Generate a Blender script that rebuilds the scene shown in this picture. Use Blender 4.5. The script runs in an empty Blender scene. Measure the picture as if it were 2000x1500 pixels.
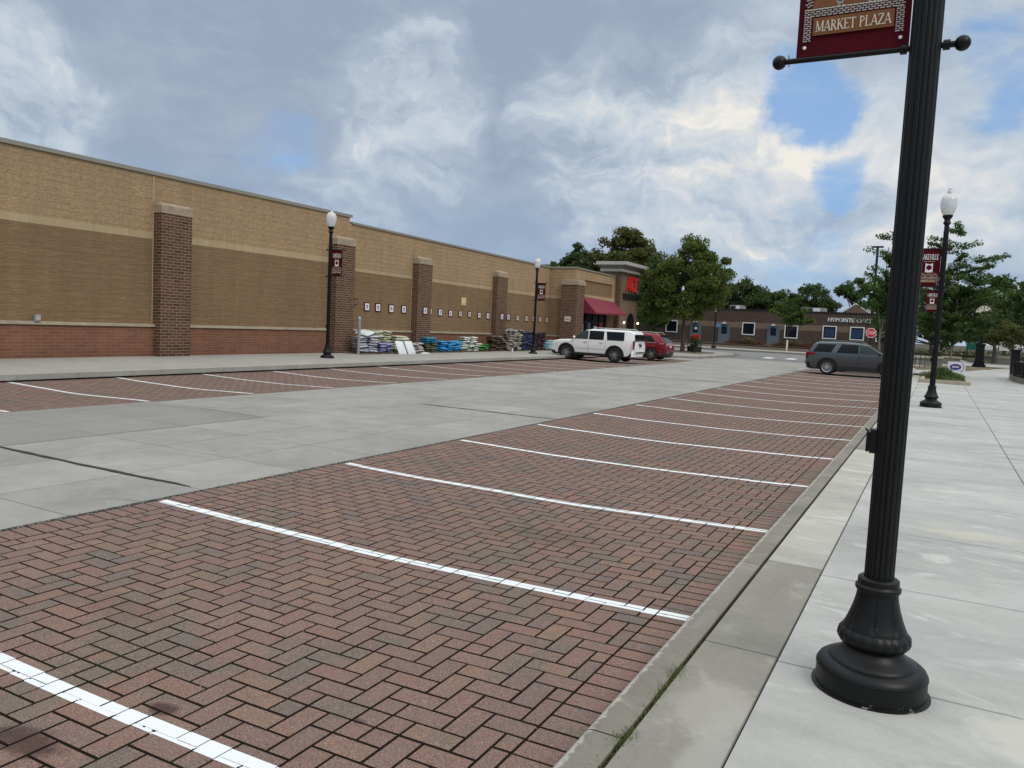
import bpy, bmesh, math, random
from mathutils import Vector, Matrix, noise
random.seed(7)
R = math.radians
sc = bpy.context.scene
COL = sc.collection

# ------------------------------------------------------------------ camera
cd = bpy.data.cameras.new('camera'); cam = bpy.data.objects.new('camera', cd); COL.objects.link(cam)
yaw, pitch, roll = R(-28.2356), R(-4.4688), R(2.8185)
f = Vector((math.sin(yaw)*math.cos(pitch), math.cos(yaw)*math.cos(pitch), math.sin(pitch)))
r0 = Vector((math.cos(yaw), -math.sin(yaw), 0)); u0 = r0.cross(f)
rr = math.cos(roll)*r0 + math.sin(roll)*u0; uu = -math.sin(roll)*r0 + math.cos(roll)*u0
M = Matrix((rr, uu, -f)).transposed().to_4x4(); M.translation = Vector((0, 0, 1.92))
cam.matrix_world = M
cd.sensor_width = 36; cd.lens = 1537.9/2000*36; cd.clip_start = .05; cd.clip_end = 3000
sc.camera = cam
sc.view_settings.view_transform = 'Standard'; sc.view_settings.look = 'None'
sc.view_settings.exposure = 0.0; sc.view_settings.gamma = 1

# ------------------------------------------------------------------ light
SUN = Vector((.62, -.30, .72)).normalized()
ld = bpy.data.lights.new('sun', 'SUN'); ld.energy = 1.2; ld.angle = R(25); ld.color = (1, .93, .82)
lo = bpy.data.objects.new('sun', ld); COL.objects.link(lo)
lo.rotation_euler = SUN.to_track_quat('Z', 'Y').to_euler()

W = bpy.data.worlds.new('World'); sc.world = W; W.use_nodes = True
nt = W.node_tree; nt.nodes.clear()
class NG:
    def __init__(s, nt): s.nt = nt
    def n(s, t, **k):
        x = s.nt.nodes.new(t)
        for a, b in k.items(): setattr(x, a, b)
        return x
    def lk(s, a, b): s.nt.links.new(a, b)
    def put(s, sock, v):
        if isinstance(v, bpy.types.NodeSocket): s.lk(v, sock)
        elif isinstance(v, (tuple, list)) and len(v) == 3 and sock.type == 'RGBA': sock.default_value = (*v, 1)
        else: sock.default_value = v
    def m(s, op, a, b=0, c=0, clamp=False):
        x = s.n('ShaderNodeMath', operation=op, use_clamp=clamp)
        s.put(x.inputs[0], a); s.put(x.inputs[1], b); s.put(x.inputs[2], c)
        return x.outputs[0]
    def vm(s, op, a, b=(0, 0, 0)):
        x = s.n('ShaderNodeVectorMath', operation=op); s.put(x.inputs[0], a)
        if op == 'SCALE': s.put(x.inputs[3], b)
        else: s.put(x.inputs[1], b)
        return x.outputs['Value'] if op in ('DOT_PRODUCT', 'LENGTH') else x.outputs[0]
    def mix(s, fac, a, b, bt='MIX'):
        x = s.n('ShaderNodeMix', data_type='RGBA', blend_type=bt)
        s.put(x.inputs[0], fac); s.put(x.inputs[6], a); s.put(x.inputs[7], b)
        return x.outputs[2]
    def noise(s, vec, scale, detail=4, rough=.55, dist=0):
        x = s.n('ShaderNodeTexNoise'); s.put(x.inputs['Vector'], vec)
        x.inputs['Scale'].default_value = scale; x.inputs['Detail'].default_value = detail
        x.inputs['Roughness'].default_value = rough; x.inputs['Distortion'].default_value = dist
        return x.outputs[0]
    def ss(s, v, lo, hi):
        x = s.n('ShaderNodeMapRange', interpolation_type='SMOOTHSTEP'); s.put(x.inputs[0], v)
        x.inputs[1].default_value = lo; x.inputs[2].default_value = hi
        return x.outputs[0]
    def xyz(s, v):
        x = s.n('ShaderNodeSeparateXYZ'); s.lk(v, x.inputs[0]); return x.outputs
    def comb(s, a, b, c):
        x = s.n('ShaderNodeCombineXYZ'); s.put(x.inputs[0], a); s.put(x.inputs[1], b); s.put(x.inputs[2], c); return x.outputs[0]

g = NG(nt)
tc = g.n('ShaderNodeTexCoord'); D = g.vm('NORMALIZE', tc.outputs['Generated'])
dx, dy, dz = g.xyz(D)
zz = g.m('ADD', g.m('MAXIMUM', dz, 0), .13)
px, py = g.m('DIVIDE', dx, zz), g.m('DIVIDE', dy, zz)
# clouds stretch along a wind direction
P = g.comb(px, py, 0)
warp = g.noise(P, .9, 3, .5)
P2 = g.comb(g.m('ADD', px, g.m('MULTIPLY', warp, .8)), g.m('ADD', py, g.m('MULTIPLY', warp, .5)), 0)
wn3 = g.n('ShaderNodeTexNoise'); g.lk(D, wn3.inputs['Vector']); wn3.inputs['Scale'].default_value = 6; wn3.inputs['Detail'].default_value = 7; wn3.inputs['Roughness'].default_value = .52
Dw = g.vm('NORMALIZE', g.vm('ADD', D, g.vm('SCALE', g.vm('SUBTRACT', wn3.outputs['Color'], (.5, .5, .5)), .22)))
def blob(d, r, soft):
    return g.ss(g.vm('DOT_PRODUCT', Dw, d), math.cos(R(r+soft)), math.cos(R(max(r-soft*.5, 0))))
def pix(x, y):
    d = (x-1000)*rr - (y-750)*uu + 1537.9*f; return tuple(d.normalized())
n1 = g.noise(P2, .62, 9, .6, .2)
n2 = g.noise(P2, 1.5, 8, .54, .4)
n3 = g.noise(g.vm('MULTIPLY', D, (1, 1, 2.2)), 7.0, 8, .60, .5)
n4 = g.noise(D, 3.2, 6, .6, .4)
sky = g.n('ShaderNodeTexSky', sky_type='NISHITA'); sky.sun_disc = False
sky.sun_elevation = math.asin(SUN.z); sky.sun_rotation = math.atan2(SUN.x, SUN.y)
sky.air_density = 1.0; sky.dust_density = .4; sky.ozone_density = 2.0
bluesky = g.mix(.62, sky.outputs[0], (2.6, 5.0, 9.0))
# cloud tone 0 dark base .. 1 sunlit white
dark = g.m('MAXIMUM', blob(pix(900, 60), 13, 10), g.m('MULTIPLY', blob(pix(560, 20), 10, 9), .8))
dark = g.m('MAXIMUM', dark, g.m('MULTIPLY', blob(pix(110, 90), 9, 7), .85))
dark = g.m('MAXIMUM', dark, g.m('MULTIPLY', blob(pix(1480, 490), 6, 5), .55))
lit = blob(pix(1410, 320), 5.5, 5.5)
lit = g.m('MAXIMUM', lit, blob(pix(1180, 300), 4.0, 5))
lit = g.m('MAXIMUM', lit, g.m('MULTIPLY', blob(pix(780, 220), 4, 5), .75))
lit = g.m('MAXIMUM', lit, g.m('MULTIPLY', blob(pix(1080, 175), 1.6, 2), .9))
lit = g.m('MAXIMUM', lit, g.m('MULTIPLY', blob(pix(40, 240), 3.5, 4), .9))
lit = g.m('MAXIMUM', lit, g.m('MULTIPLY', blob(pix(1730, 390), 4, 5), .6))
lit = g.m('MAXIMUM', lit, g.m('MULTIPLY', blob(pix(700, 400), 3.5, 4), .55))
Dr = g.vm('MULTIPLY', Dw, (1, 1, 1.6))
b1 = g.noise(Dr, 6.0, 8, .58, .2); b2 = g.noise(g.vm('ADD', Dr, (.010, -.012, -.030)), 6.0, 8, .58, .2)
relief = g.m('MULTIPLY', g.m('SUBTRACT', b1, b2), 1.7)
ns = g.noise(g.vm('MULTIPLY', Dw, (1, 1, 4.5)), 3.2, 8, .55, .3)
nn = g.m('ADD', g.m('ADD', g.m('MULTIPLY', n2, .32), g.m('MULTIPLY', n3, .28)), g.m('MULTIPLY', ns, .40))
tone = g.m('ADD', g.m('MULTIPLY', g.m('SUBTRACT', nn, .5), 2.3), .44); tone = g.m('ADD', tone, g.m('MULTIPLY', relief, g.m('ADD', .34, lit)))
tone = g.m('SUBTRACT', tone, g.m('MULTIPLY', dark, .42))
tone = g.m('ADD', tone, g.m('MULTIPLY', lit, .50), clamp=True)
cr = g.n('ShaderNodeValToRGB'); g.lk(tone, cr.inputs[0])
e = cr.color_ramp; e.elements[0].position = 0; e.elements[0].color = (.315, .392, .505, 1)
e.elements[1].position = 1; e.elements[1].color = (.88, .855, .785, 1)
for p_, c_ in ((.3, (.385, .465, .575, 1)), (.55, (.52, .60, .685, 1)), (.8, (.69, .72, .75, 1))):
    q = e.elements.new(p_); q.color = c_
low = g.m('MULTIPLY', g.m('SUBTRACT', 1, g.ss(dz, .03, .24)), .55)
cloud = g.vm('SCALE', g.mix(g.m('MULTIPLY', low, g.m('SUBTRACT', 1, g.m('MULTIPLY', tone, .8))), cr.outputs[0], (.31, .44, .63)), 10.0)
gap = g.m('MAXIMUM', blob(pix(1595, 160), .6, 3.4), 0.0)
gap = g.m('MAXIMUM', gap, g.m('MULTIPLY', blob(pix(1640, 335), .3, 2.8), .85))
gap = g.m('MAXIMUM', gap, g.m('MULTIPLY', blob(pix(1960, 100), .6, 4), .7))
gap = g.m('MAXIMUM', gap, g.m('MULTIPLY', blob(pix(1560, 520), 2, 4), .5))
gap = g.m('MAXIMUM', gap, g.m('MULTIPLY', blob(pix(520, 290), .2, 3), .3))
cov = g.m('ADD', g.m('MULTIPLY', g.m('SUBTRACT', n1, .5), .9), g.m('MULTIPLY', g.m('SUBTRACT', n4, .5), 1.0))
cov = g.m('ADD', cov, .80)
cov = g.m('ADD', cov, g.m('MULTIPLY', g.m('SUBTRACT', n3, .5), 1.0))
cov = g.m('SUBTRACT', cov, g.m('MULTIPLY', gap, .80))
cov = g.m('ADD', cov, g.m('MULTIPLY', g.m('SUBTRACT', ns, .5), .7))
mask = g.m('MAXIMUM', g.ss(cov, -.05, .62), .12)
skyc = g.mix(mask, bluesky, cloud)
# an overcast sky is brightest overhead
up = g.m('ADD', 1.0, g.m('MULTIPLY', g.ss(dz, .42, .9), 1.5))
skyc = g.vm('SCALE', skyc, up); skyc = g.mix(g.ss(dz, .42, .75), skyc, g.mix(1.0, skyc, (1.14, 1.0, .85), 'MULTIPLY'))
bg = g.n('ShaderNodeBackground'); g.lk(skyc, bg.inputs[0]); bg.inputs[1].default_value = .1
ow = g.n('ShaderNodeOutputWorld'); g.lk(bg.outputs[0], ow.inputs[0])

# ------------------------------------------------------------------ materials
def newmat(name, rough=.8, metal=0.0, spec=.5):
    m = bpy.data.materials.new(name); m.use_nodes = True
    b = m.node_tree.nodes['Principled BSDF']; b.inputs['Roughness'].default_value = rough
    b.inputs['Metallic'].default_value = metal; b.inputs['Specular IOR Level'].default_value = spec
    return m, NG(m.node_tree), b
def bump(gg, b, h, strength=.5, dist=.02):
    x = gg.n('ShaderNodeBump'); x.inputs['Strength'].default_value = strength; x.inputs['Distance'].default_value = dist
    gg.lk(h, x.inputs['Height']); gg.lk(x.outputs[0], b.inputs['Normal'])
def objv(gg): return gg.n('ShaderNodeTexCoord').outputs['Object']
def posv(gg): return gg.n('ShaderNodeNewGeometry').outputs['Position']
def island(gg): return gg.n('ShaderNodeNewGeometry').outputs['Random Per Island']
def simple(name, col, rough=.6, metal=0.0, var=.12, scale=6, bmp=0, spec=.5):
    m, gg, b = newmat(name, rough, metal, spec)
    v = gg.noise(objv(gg), scale, 5, .6)
    k = gg.m('ADD', 1-var/2*1.0, gg.m('MULTIPLY', gg.m('SUBTRACT', v, .5), var*2.4))
    c = gg.vm('SCALE', gg.comb(*col), k); gg.lk(c, b.inputs['Base Color'])
    if bmp: bump(gg, b, gg.noise(objv(gg), scale*6, 4), bmp, .01)
    return m
def glass(name, col=(.02, .025, .03), rough=.06):
    m, gg, b = newmat(name, rough, 0, .22); b.inputs['Base Color'].default_value = (*col, 1); return m

def concrete(name, base, vari=.25, tint=(1, 1, 1), stain=0.0, grain=.05, streak=(1, 1, 1), joints=None, pale=0.0, slabs=None, spots=()):
    m, gg, b = newmat(name, .88, 0, .3)
    p = posv(gg); ps = gg.vm('MULTIPLY', p, streak)
    a = gg.noise(ps, .55, 6, .62, .6); c2 = gg.noise(ps, 2.4, 6, .65, .8); fine = gg.noise(p, 90, 3, .7); mid = gg.noise(p, 14, 4, .6)
    k = gg.m('ADD', 1, gg.m('MULTIPLY', gg.m('SUBTRACT', a, .5), vari*2.2))
    k = gg.m('ADD', k, gg.m('MULTIPLY', gg.m('SUBTRACT', c2, .5), vari*1.3))
    k = gg.m('ADD', k, gg.m('MULTIPLY', gg.m('SUBTRACT', fine, .5), grain*6))
    k = gg.m('ADD', k, gg.m('MULTIPLY', gg.m('SUBTRACT', mid, .5), .14))
    if slabs:
        x, y, z = gg.xyz(p)
        ix = gg.m('FLOOR', gg.m('DIVIDE', gg.m('ADD', x, slabs[0]), slabs[1])); iy = gg.m('FLOOR', gg.m('DIVIDE', gg.m('ADD', y, slabs[2]), slabs[3]))
        wn = gg.n('ShaderNodeTexWhiteNoise', noise_dimensions='2D'); gg.lk(gg.comb(ix, iy, 0), wn.inputs['Vector'])
        k = gg.m('ADD', k, gg.m('MULTIPLY', gg.m('SUBTRACT', wn.outputs[0], .5), slabs[4]))
    col = gg.vm('SCALE', gg.comb(*base), k)
    if pale:
        s = gg.ss(gg.noise(ps, 1.7, 8, .68, 1.2), .54, .66)
        col = gg.mix(gg.m('MULTIPLY', s, pale), col, tuple(min(.75, x*1.45) for x in base))
    for (cx, cy, rx, ry, c_, am) in spots:
        q = gg.vm('LENGTH', gg.vm('MULTIPLY', gg.vm('SUBTRACT', p, (cx, cy, .15)), (1/rx, 1/ry, 0)))
        q = gg.m('ADD', q, gg.m('MULTIPLY', gg.m('SUBTRACT', gg.noise(p, 5, 5, .7), .5), 1.6))
        col = gg.mix(gg.m('MULTIPLY', gg.m('SUBTRACT', 1, gg.ss(q, .55, 1.15)), am), col, c_)
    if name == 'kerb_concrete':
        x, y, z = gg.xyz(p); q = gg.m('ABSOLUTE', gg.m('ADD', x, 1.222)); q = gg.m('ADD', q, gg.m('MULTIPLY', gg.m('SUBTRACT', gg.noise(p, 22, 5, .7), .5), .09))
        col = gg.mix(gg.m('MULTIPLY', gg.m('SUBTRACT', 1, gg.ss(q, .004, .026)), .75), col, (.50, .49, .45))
    if stain:
        s = gg.ss(gg.noise(p, 3.1, 7, .7, .5), .60, .74)
        col = gg.mix(gg.m('MULTIPLY', s, stain), col, tuple(x*.55 for x in base))
    h = gg.m('ADD', fine, gg.m('MULTIPLY', mid, .6))
    vo = gg.n('ShaderNodeTexVoronoi'); vo.inputs['Scale'].default_value = 2.6; gg.lk(p, vo.inputs['Vector'])
    wn_ = gg.n('ShaderNodeTexWhiteNoise'); gg.lk(vo.outputs['Color'], wn_.inputs['Vector'])
    gum = gg.m('MULTIPLY', gg.m('SUBTRACT', 1, gg.ss(vo.outputs['Distance'], .018, .040)), gg.m('GREATER_THAN', wn_.outputs[0], .55))
    col = gg.mix(gg.m('MULTIPLY', gum, .5), col, tuple(x*.45 for x in base))
    if joints:
        x, y, z = gg.xyz(p); jm = None
        for ax, off, step, wd in joints:
            q = gg.m('FRACT', gg.m('DIVIDE', gg.m('ADD', (x, y)[ax], off), step))
            d = gg.m('MULTIPLY', gg.m('MINIMUM', q, gg.m('SUBTRACT', 1, q)), step)
            l = gg.m('SUBTRACT', 1, gg.ss(d, wd*.5, wd))
            jm = l if jm is None else gg.m('MAXIMUM', jm, l)
        col = gg.mix(gg.m('MULTIPLY', jm, .72), col, tuple(x*.32 for x in base))
        h = gg.m('SUBTRACT', h, gg.m('MULTIPLY', jm, 3))
    gg.lk(col, b.inputs['Base Color']); bump(gg, b, h, .35, .004)
    return m

def masonry(name, c1, c2, mortar, bw, bh, ms=.01, rock=0.0, vstr=1.0, bmp=.6, contrast=.3, patch=.15, uofs=0):
    m, gg, b = newmat(name, .9, 0, .25)
    p = posv(gg); x, y, z = gg.xyz(p)
    uv = gg.comb(gg.m('ADD', gg.m('ADD', x, y), uofs), z, 0)
    br = gg.n('ShaderNodeTexBrick'); gg.lk(uv, br.inputs['Vector'])
    br.inputs['Scale'].default_value = 1; br.inputs['Brick Width'].default_value = bw; br.inputs['Row Height'].default_value = bh
    br.inputs['Mortar Size'].default_value = ms; br.inputs['Mortar Smooth'].default_value = .3; br.inputs['Bias'].default_value = 0
    gg.put(br.inputs['Color1'], c1); gg.put(br.inputs['Color2'], c2); gg.put(br.inputs['Mortar'], mortar)
    sv = gg.comb(gg.m('MULTIPLY', gg.m('ADD', x, y), vstr), gg.m('MULTIPLY', z, 2.2 if vstr < 1 else 1.0), gg.m('MULTIPLY', x, .01))
    rn = gg.noise(sv, 7, 7, .65, .9); rn2 = gg.noise(p, .35, 4, .5)
    k = gg.m('ADD', 1, gg.m('MULTIPLY', gg.m('SUBTRACT', rn, .5), contrast*2.0))
    k = gg.m('ADD', k, gg.m('MULTIPLY', gg.m('SUBTRACT', rn2, .5), patch*2))
    st_ = gg.noise(gg.comb(gg.m('MULTIPLY', gg.m('ADD', x, y), 3.0), gg.m('MULTIPLY', z, .22), 0), 1.0, 6, .6)
    k = gg.m('ADD', k, gg.m('MULTIPLY', gg.m('SUBTRACT', st_, .5), .42))
    foot_tone = gg.ss(z, .15, .9)  # wall colour grows darker towards the foot
    k = gg.m('MULTIPLY', k, gg.m('ADD', .86, gg.m('MULTIPLY', foot_tone, .14)))
    gg.lk(gg.vm('SCALE', br.outputs[0], k), b.inputs['Base Color'])
    h = gg.m('ADD', gg.m('MULTIPLY', rn, rock), gg.m('MULTIPLY', br.outputs[1], -.5))
    bump(gg, b, h, bmp, .04)
    return m

MT = {}
def paver_mat():
    m, gg, b = newmat('paver', .9, 0, .25)
    p = posv(gg); isl = island(gg)
    cr = gg.n('ShaderNodeValToRGB'); gg.lk(isl, cr.inputs[0]); e = cr.color_ramp
    cols = [(q_[0], (q_[1][0]*.93, q_[1][1]*.93, q_[1][2]*.94)) for q_ in [(0, (.212, .132, .110)), (.14, (.228, .142, .114)), (.32, (.195, .130, .115)), (.5, (.218, .140, .118)), (.63, (.238, .156, .116)), (.76, (.212, .138, .116)), (.9, (.186, .130, .118)), (1, (.226, .146, .118))]]
    e.elements[0].position = 0; e.elements[0].color = (*cols[0][1], 1); e.elements[1].position = 1; e.elements[1].color = (*cols[-1][1], 1)
    for q, c in cols[1:-1]: e.elements.new(q).color = (*c, 1)
    # grey patches of brick and warm patches
    big = gg.noise(p, .55, 3, .6, .4); med = gg.noise(p, 2.2, 4, .6)
    gr = gg.m('MULTIPLY', gg.ss(gg.m('ADD', gg.m('MULTIPLY', isl, .09), gg.m('ADD', gg.m('MULTIPLY', med, .5), gg.m('MULTIPLY', big, .5))), .545, .63), .62)
    col = gg.mix(gr, cr.outputs[0], (.132, .124, .108))
    wm = gg.ss(big, .52, .66)
    col = gg.mix(gg.m('MULTIPLY', wm, .35), col, gg.mix(1.0, col, (1.25, 1.08, .82), 'MULTIPLY'))
    # far away the tread-worn field is greyer and more purple
    fine = gg.noise(p, 110, 3, .8); mid = gg.noise(p, 26, 4, .65)
    k = gg.m('ADD', 1.0, gg.m('MULTIPLY', gg.m('SUBTRACT', fine, .5), 2.8))
    k = gg.m('ADD', k, gg.m('MULTIPLY', gg.m('SUBTRACT', mid, .5), .35))
    col = gg.vm('SCALE', col, k)
    sp = gg.ss(gg.noise(p, 150, 2, .5), .62, .70)
    col = gg.mix(gg.m('MULTIPLY', sp, .65), col, (.52, .44, .38))
    oil = gg.ss(gg.noise(p, 1.5, 5, .7, .3), .68, .76)
    col = gg.mix(gg.m('MULTIPLY', oil, .45), col, (.05, .035, .032))
    for (cx, cy, rx, ry, am) in ((-3.17, 2.5, .09, .06, .8), (-3.75, 1.9, .2, .06, .6), (-2.3, 2.9, .05, .03, .6), (-4.5, 3.2, .5, .16, .15), (-3.0, 6.5, .6, .3, .15), (-3.43, 1.98, .22, .10, .8)):
        q = gg.vm('LENGTH', gg.vm('MULTIPLY', gg.vm('SUBTRACT', p, (cx, cy, 0)), (1/rx, 1/ry, 0)))
        q = gg.m('ADD', q, gg.m('MULTIPLY', gg.m('SUBTRACT', gg.noise(p, 7, 5, .7), .5), 1.8))
        col = gg.mix(gg.m('MULTIPLY', gg.m('SUBTRACT', 1, gg.ss(q, .5, 1.2)), am), col, (.050, .026, .024))
    gg.lk(col, b.inputs['Base Color']); bump(gg, b, gg.m('ADD', fine, mid), .7, .004)
    return m
MT['paver'] = paver_mat()
def joint_mat():
    m, gg, b = newmat('joint_sand', 1, 0, .1); p = posv(gg)
    col = gg.mix(gg.ss(gg.noise(p, 1.6, 5, .6), .50, .62), (.026, .020, .016), (.030, .032, .014))
    gg.lk(col, b.inputs['Base Color']); bump(gg, b, gg.noise(p, 120, 3), .6, .004); return m
MT['joint'] = joint_mat()
def paint_mat():
    m, gg, b = newmat('road_paint', .7, 0, .3); p = posv(gg)
    k = gg.ss(gg.m('ADD', gg.noise(p, 150, 3, .7), gg.m('MULTIPLY', gg.noise(p, 9, 4, .6), .5)), .50, .60)
    col = gg.mix(k, (.60, .64, .66), (.78, .82, .84)); gg.lk(col, b.inputs['Base Color']); bump(gg, b, gg.noise(p, 170, 3), .4, .002); return m
MT['paint'] = paint_mat()
MT['drive'] = concrete('drive_concrete', (.296, .290, .270), .34, stain=.38, grain=.05, joints=[(0, 6.65+1.31*20, 1.31, .010), (1, -4.26+1.45*40, 1.45, .010)], slabs=(6.65+1.31*20, 1.31, -4.26+1.45*40, 1.45, .12), pale=.2)
MT['drive_dark'] = concrete('drive_concrete_dark', (.245, .243, .228), .22, grain=.04, joints=[(0, 6.65+1.31*20, 1.31, .009), (1, -4.26+1.45*40, 1.45, .009)])
MT['walk'] = concrete('sidewalk_concrete', (.400, .405, .388), .40, grain=.05, streak=(.6, 1.35, 1), pale=.6, spots=[(.40, 8.4, .42, .20, (.54, .51, .41), .55), (.55, 4.15, .35, .30, (.55, .55, .49), .7), (.10, 5.2, .5, .4, (.33, .34, .345), .5)])
MT['strip_old'] = concrete('kerb_strip_old', (.248, .238, .210), .28, grain=.06, pale=.6, spots=[(-.78, 3.65, .22, .32, (.38, .37, .335), .6), (-.70, 2.9, .12, .8, (.39, .385, .36), .55), (-.9, 2.3, .15, .3, (.40, .39, .35), .6)])
MT['strip_new'] = concrete('kerb_strip_new', (.415, .41, .37), .36, grain=.04, streak=(.6, 1.6, 1), pale=.5)
MT['kerb'] = concrete('kerb_concrete', (.215, .200, .172), .32, grain=.10, pale=.5, stain=.4)
MT['walk_far'] = concrete('store_walk_concrete', (.335, .33, .30), .24, grain=.03, joints=[(1, 0, 1.5, .008)], pale=.2)
MT['road'] = concrete('road_asphalt', (.20, .20, .195), .18, grain=.05)
MT['tar'] = simple('tar', (.012, .012, .013), .45, 0, .3, 30, .3)
def black_mat():
    m, gg, b = newmat('black_iron', .36, 0, .28); p = objv(gg); x, y, z = gg.xyz(p)
    n_ = gg.noise(p, 24, 5, .65); low = gg.m('MULTIPLY', gg.m('SUBTRACT', 1, gg.ss(z, .010, .045)), gg.m('MULTIPLY', gg.ss(gg.m('MULTIPLY', y, -1), .12, .24), gg.ss(gg.noise(p, 6, 2), .48, .58)))
    chip = gg.m('MULTIPLY', gg.ss(gg.m('ADD', gg.noise(p, 38, 4, .6), gg.m('MULTIPLY', low, .12)), .60, .63), low)
    speck = gg.ss(gg.noise(p, 70, 2, .5), .76, .78)
    col = gg.mix(gg.m('MULTIPLY', n_, .25), (.0035, .004, .0048), (.010, .010, .011)); col = gg.mix(gg.m('MAXIMUM', chip, gg.m('MULTIPLY', speck, .5)), col, (.30, .30, .29))
    gg.lk(col, b.inputs['Base Color']); gg.lk(gg.m('ADD', .30, gg.m('MULTIPLY', n_, .22)), b.inputs['Roughness']); bump(gg, b, gg.noise(p, 60, 3), .06, .004); return m
MT['soil'] = simple('soil', (.085, .065, .04), 1, 0, .5, 3, .5)
MT['mulch'] = simple('bark_mulch', (.115, .075, .048), 1, 0, .6, 5, .6)
MT['grassmat'] = simple('grass_cover', (.10, .125, .04), 1, 0, .6, 4, .6)
MT['drygrass'] = simple('mulch_bed', (.20, .16, .09), 1, 0, .5, 4, .6)
MT['block_hi'] = masonry('split_face_light', (.400, .278, .162), (.370, .258, .150), (.31, .215, .128), .40, .20, .005, 2.0, 1, .7, .28)
MT['block_lo'] = masonry('split_face_dark', (.245, .160, .088), (.228, .148, .082), (.235, .153, .085), .40, .20, .003, 1.4, .4, .7, .30, .16)
MT['band'] = masonry('smooth_band', (.435, .335, .205), (.41, .315, .190), (.33, .26, .16), .40, .4, .008, .1, 1, .3, .08)
MT['plinth'] = masonry('red_brick', (.225, .102, .062), (.175, .078, .050), (.27, .165, .115), .40, .10, .008, .2, 1, .35, .16, .3)
MT['brick'] = masonry('dark_brick', (.072, .036, .024), (.135, .070, .046), (.27, .19, .13), .30, .10, .013, .2, 1, .4, .16, .12)
MT['brick_tower'] = masonry('tower_brick', (.150, .105, .072), (.180, .128, .088), (.235, .18, .13), .30, .10, .008, .2, 1, .4, .12)
MT['brick_far'] = masonry('brown_brick', (.082, .056, .047), (.098, .067, .055), (.10, .07, .057), .40, .20, .006, .2, 1, .3, .14)
MT['brick_far_band'] = masonry('tan_brick', (.185, .135, .095), (.205, .15, .105), (.18, .135, .10), .40, .20, .006, .2, 1, .3, .10)
MT['stone'] = simple('cast_stone', (.44, .385, .285), .85, 0, .25, 3, .2)
MT['cap'] = simple('pilaster_cap_stone', (.41, .33, .235), .85, 0, .35, 4, .2)
MT['coping'] = simple('coping_metal', (.30, .29, .24), .5, .2, .1, 2)
MT['cornice'] = simple('cornice_light', (.44, .42, .385), .7, 0, .08, 2)
MT['cornice_dk'] = simple('cornice_grey', (.155, .15, .145), .7, 0, .08, 2)
MT['black'] = black_mat()
MT['black2'] = simple('black_plastic', (.012, .012, .013), .5)
MT['chip'] = simple('chipped_primer', (.30, .30, .29), .8, 0, .6, 40)
MT['maroon'] = simple('maroon_cloth', (.090, .004, .009), .85, 0, .35, 5, 0, .15)
MT['awn'] = simple('awning_cloth', (.215, .022, .045), .75, 0, .12, 3)
MT['orange'] = simple('banner_orange', (.21, .075, .022), .8, 0, .2, 5)
MT['cream'] = simple('cream_ink', (.66, .60, .48), .8, 0, .1)
MT['pale_ink'] = simple('pale_ink', (.40, .37, .36), .8, 0, .15)
MT['white'] = simple('white_paint', (.78, .79, .80), .4, 0, .04)
MT['silver'] = simple('silver_metal', (.55, .56, .57), .3, .7, .05)
MT['greymetal'] = simple('galvanised', (.36, .38, .39), .5, .4, .2)
MT['red'] = simple('sign_red', (.62, .022, .02), .4, 0, .05)
MT['navy'] = simple('navy', (.015, .022, .07), .5)
MT['blue'] = simple('blue_curtain', (.028, .075, .19), .6, 0, .3, 8)
MT['blue_light'] = simple('blue_sign_face', (.10, .26, .42), .5)
MT['doorblue'] = simple('door_blue_grey', (.115, .155, .195), .6, 0, .1)
MT['bark'] = simple('bark', (.13, .105, .08), 1, 0, .5, 8, .6)
MT['birch'] = simple('pale_bark', (.34, .30, .23), 1, 0, .5, 8, .5)
MT['tyre'] = simple('tyre', (.012, .012, .013), .8, 0, .2, 20)
MT['glass'] = glass('car_glass', (.008, .010, .012))
MT['glass2'] = glass('car_glass_clear', (.040, .058, .058), .05)
MT['winglass'] = glass('window_glass', (.008, .012, .020), .12)
MT['purple'] = simple('purple_ink', (.09, .05, .30), .6)
MT['yellow'] = simple('cream_sign', (.62, .52, .24), .6)
MT['wood'] = simple('pallet_wood', (.22, .15, .09), .9, 0, .4, 8)
MT['redleaf'] = simple('red_shrub', (.13, .045, .025), .9, 0, .5, 3)
def globe_mat():
    m, gg, b = newmat('globe_acrylic', .25, 0, .5); b.inputs['Base Color'].default_value = (.86, .87, .87, 1)
    b.inputs['Transmission Weight'].default_value = .35; b.inputs['Subsurface Weight'].default_value = .3; return m
MT['globe'] = globe_mat()
def leafmat(name, c1, c2, c3):
    m, gg, b = newmat(name, .65, 0, .25)
    cr = gg.n('ShaderNodeValToRGB'); gg.lk(island(gg), cr.inputs[0]); e = cr.color_ramp
    e.elements[0].color = (*c1, 1); e.elements[1].color = (*c3, 1); e.elements.new(.5).color = (*c2, 1)
    k = gg.m('ADD', .7, gg.m('MULTIPLY', gg.noise(posv(gg), .7, 3), .6))
    col = gg.vm('SCALE', cr.outputs[0], k); gg.lk(col, b.inputs['Base Color'])
    t = gg.n('ShaderNodeBsdfTranslucent'); gg.lk(col, t.inputs[0]); mx = gg.n('ShaderNodeMixShader'); mx.inputs[0].default_value = .35
    gg.lk(b.outputs[0], mx.inputs[1]); gg.lk(t.outputs[0], mx.inputs[2])
    gg.lk(mx.outputs[0], m.node_tree.nodes['Material Output'].inputs[0]); return m
MT['leaf_maple'] = leafmat('maple_leaf', (.065, .100, .022), (.105, .145, .030), (.175, .205, .048))
MT['leaf_dark'] = leafmat('dark_leaf', (.044, .080, .024), (.068, .110, .032), (.110, .150, .046))
MT['leaf_olive'] = leafmat('olive_leaf', (.070, .088, .024), (.108, .124, .036), (.155, .165, .052))
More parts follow.
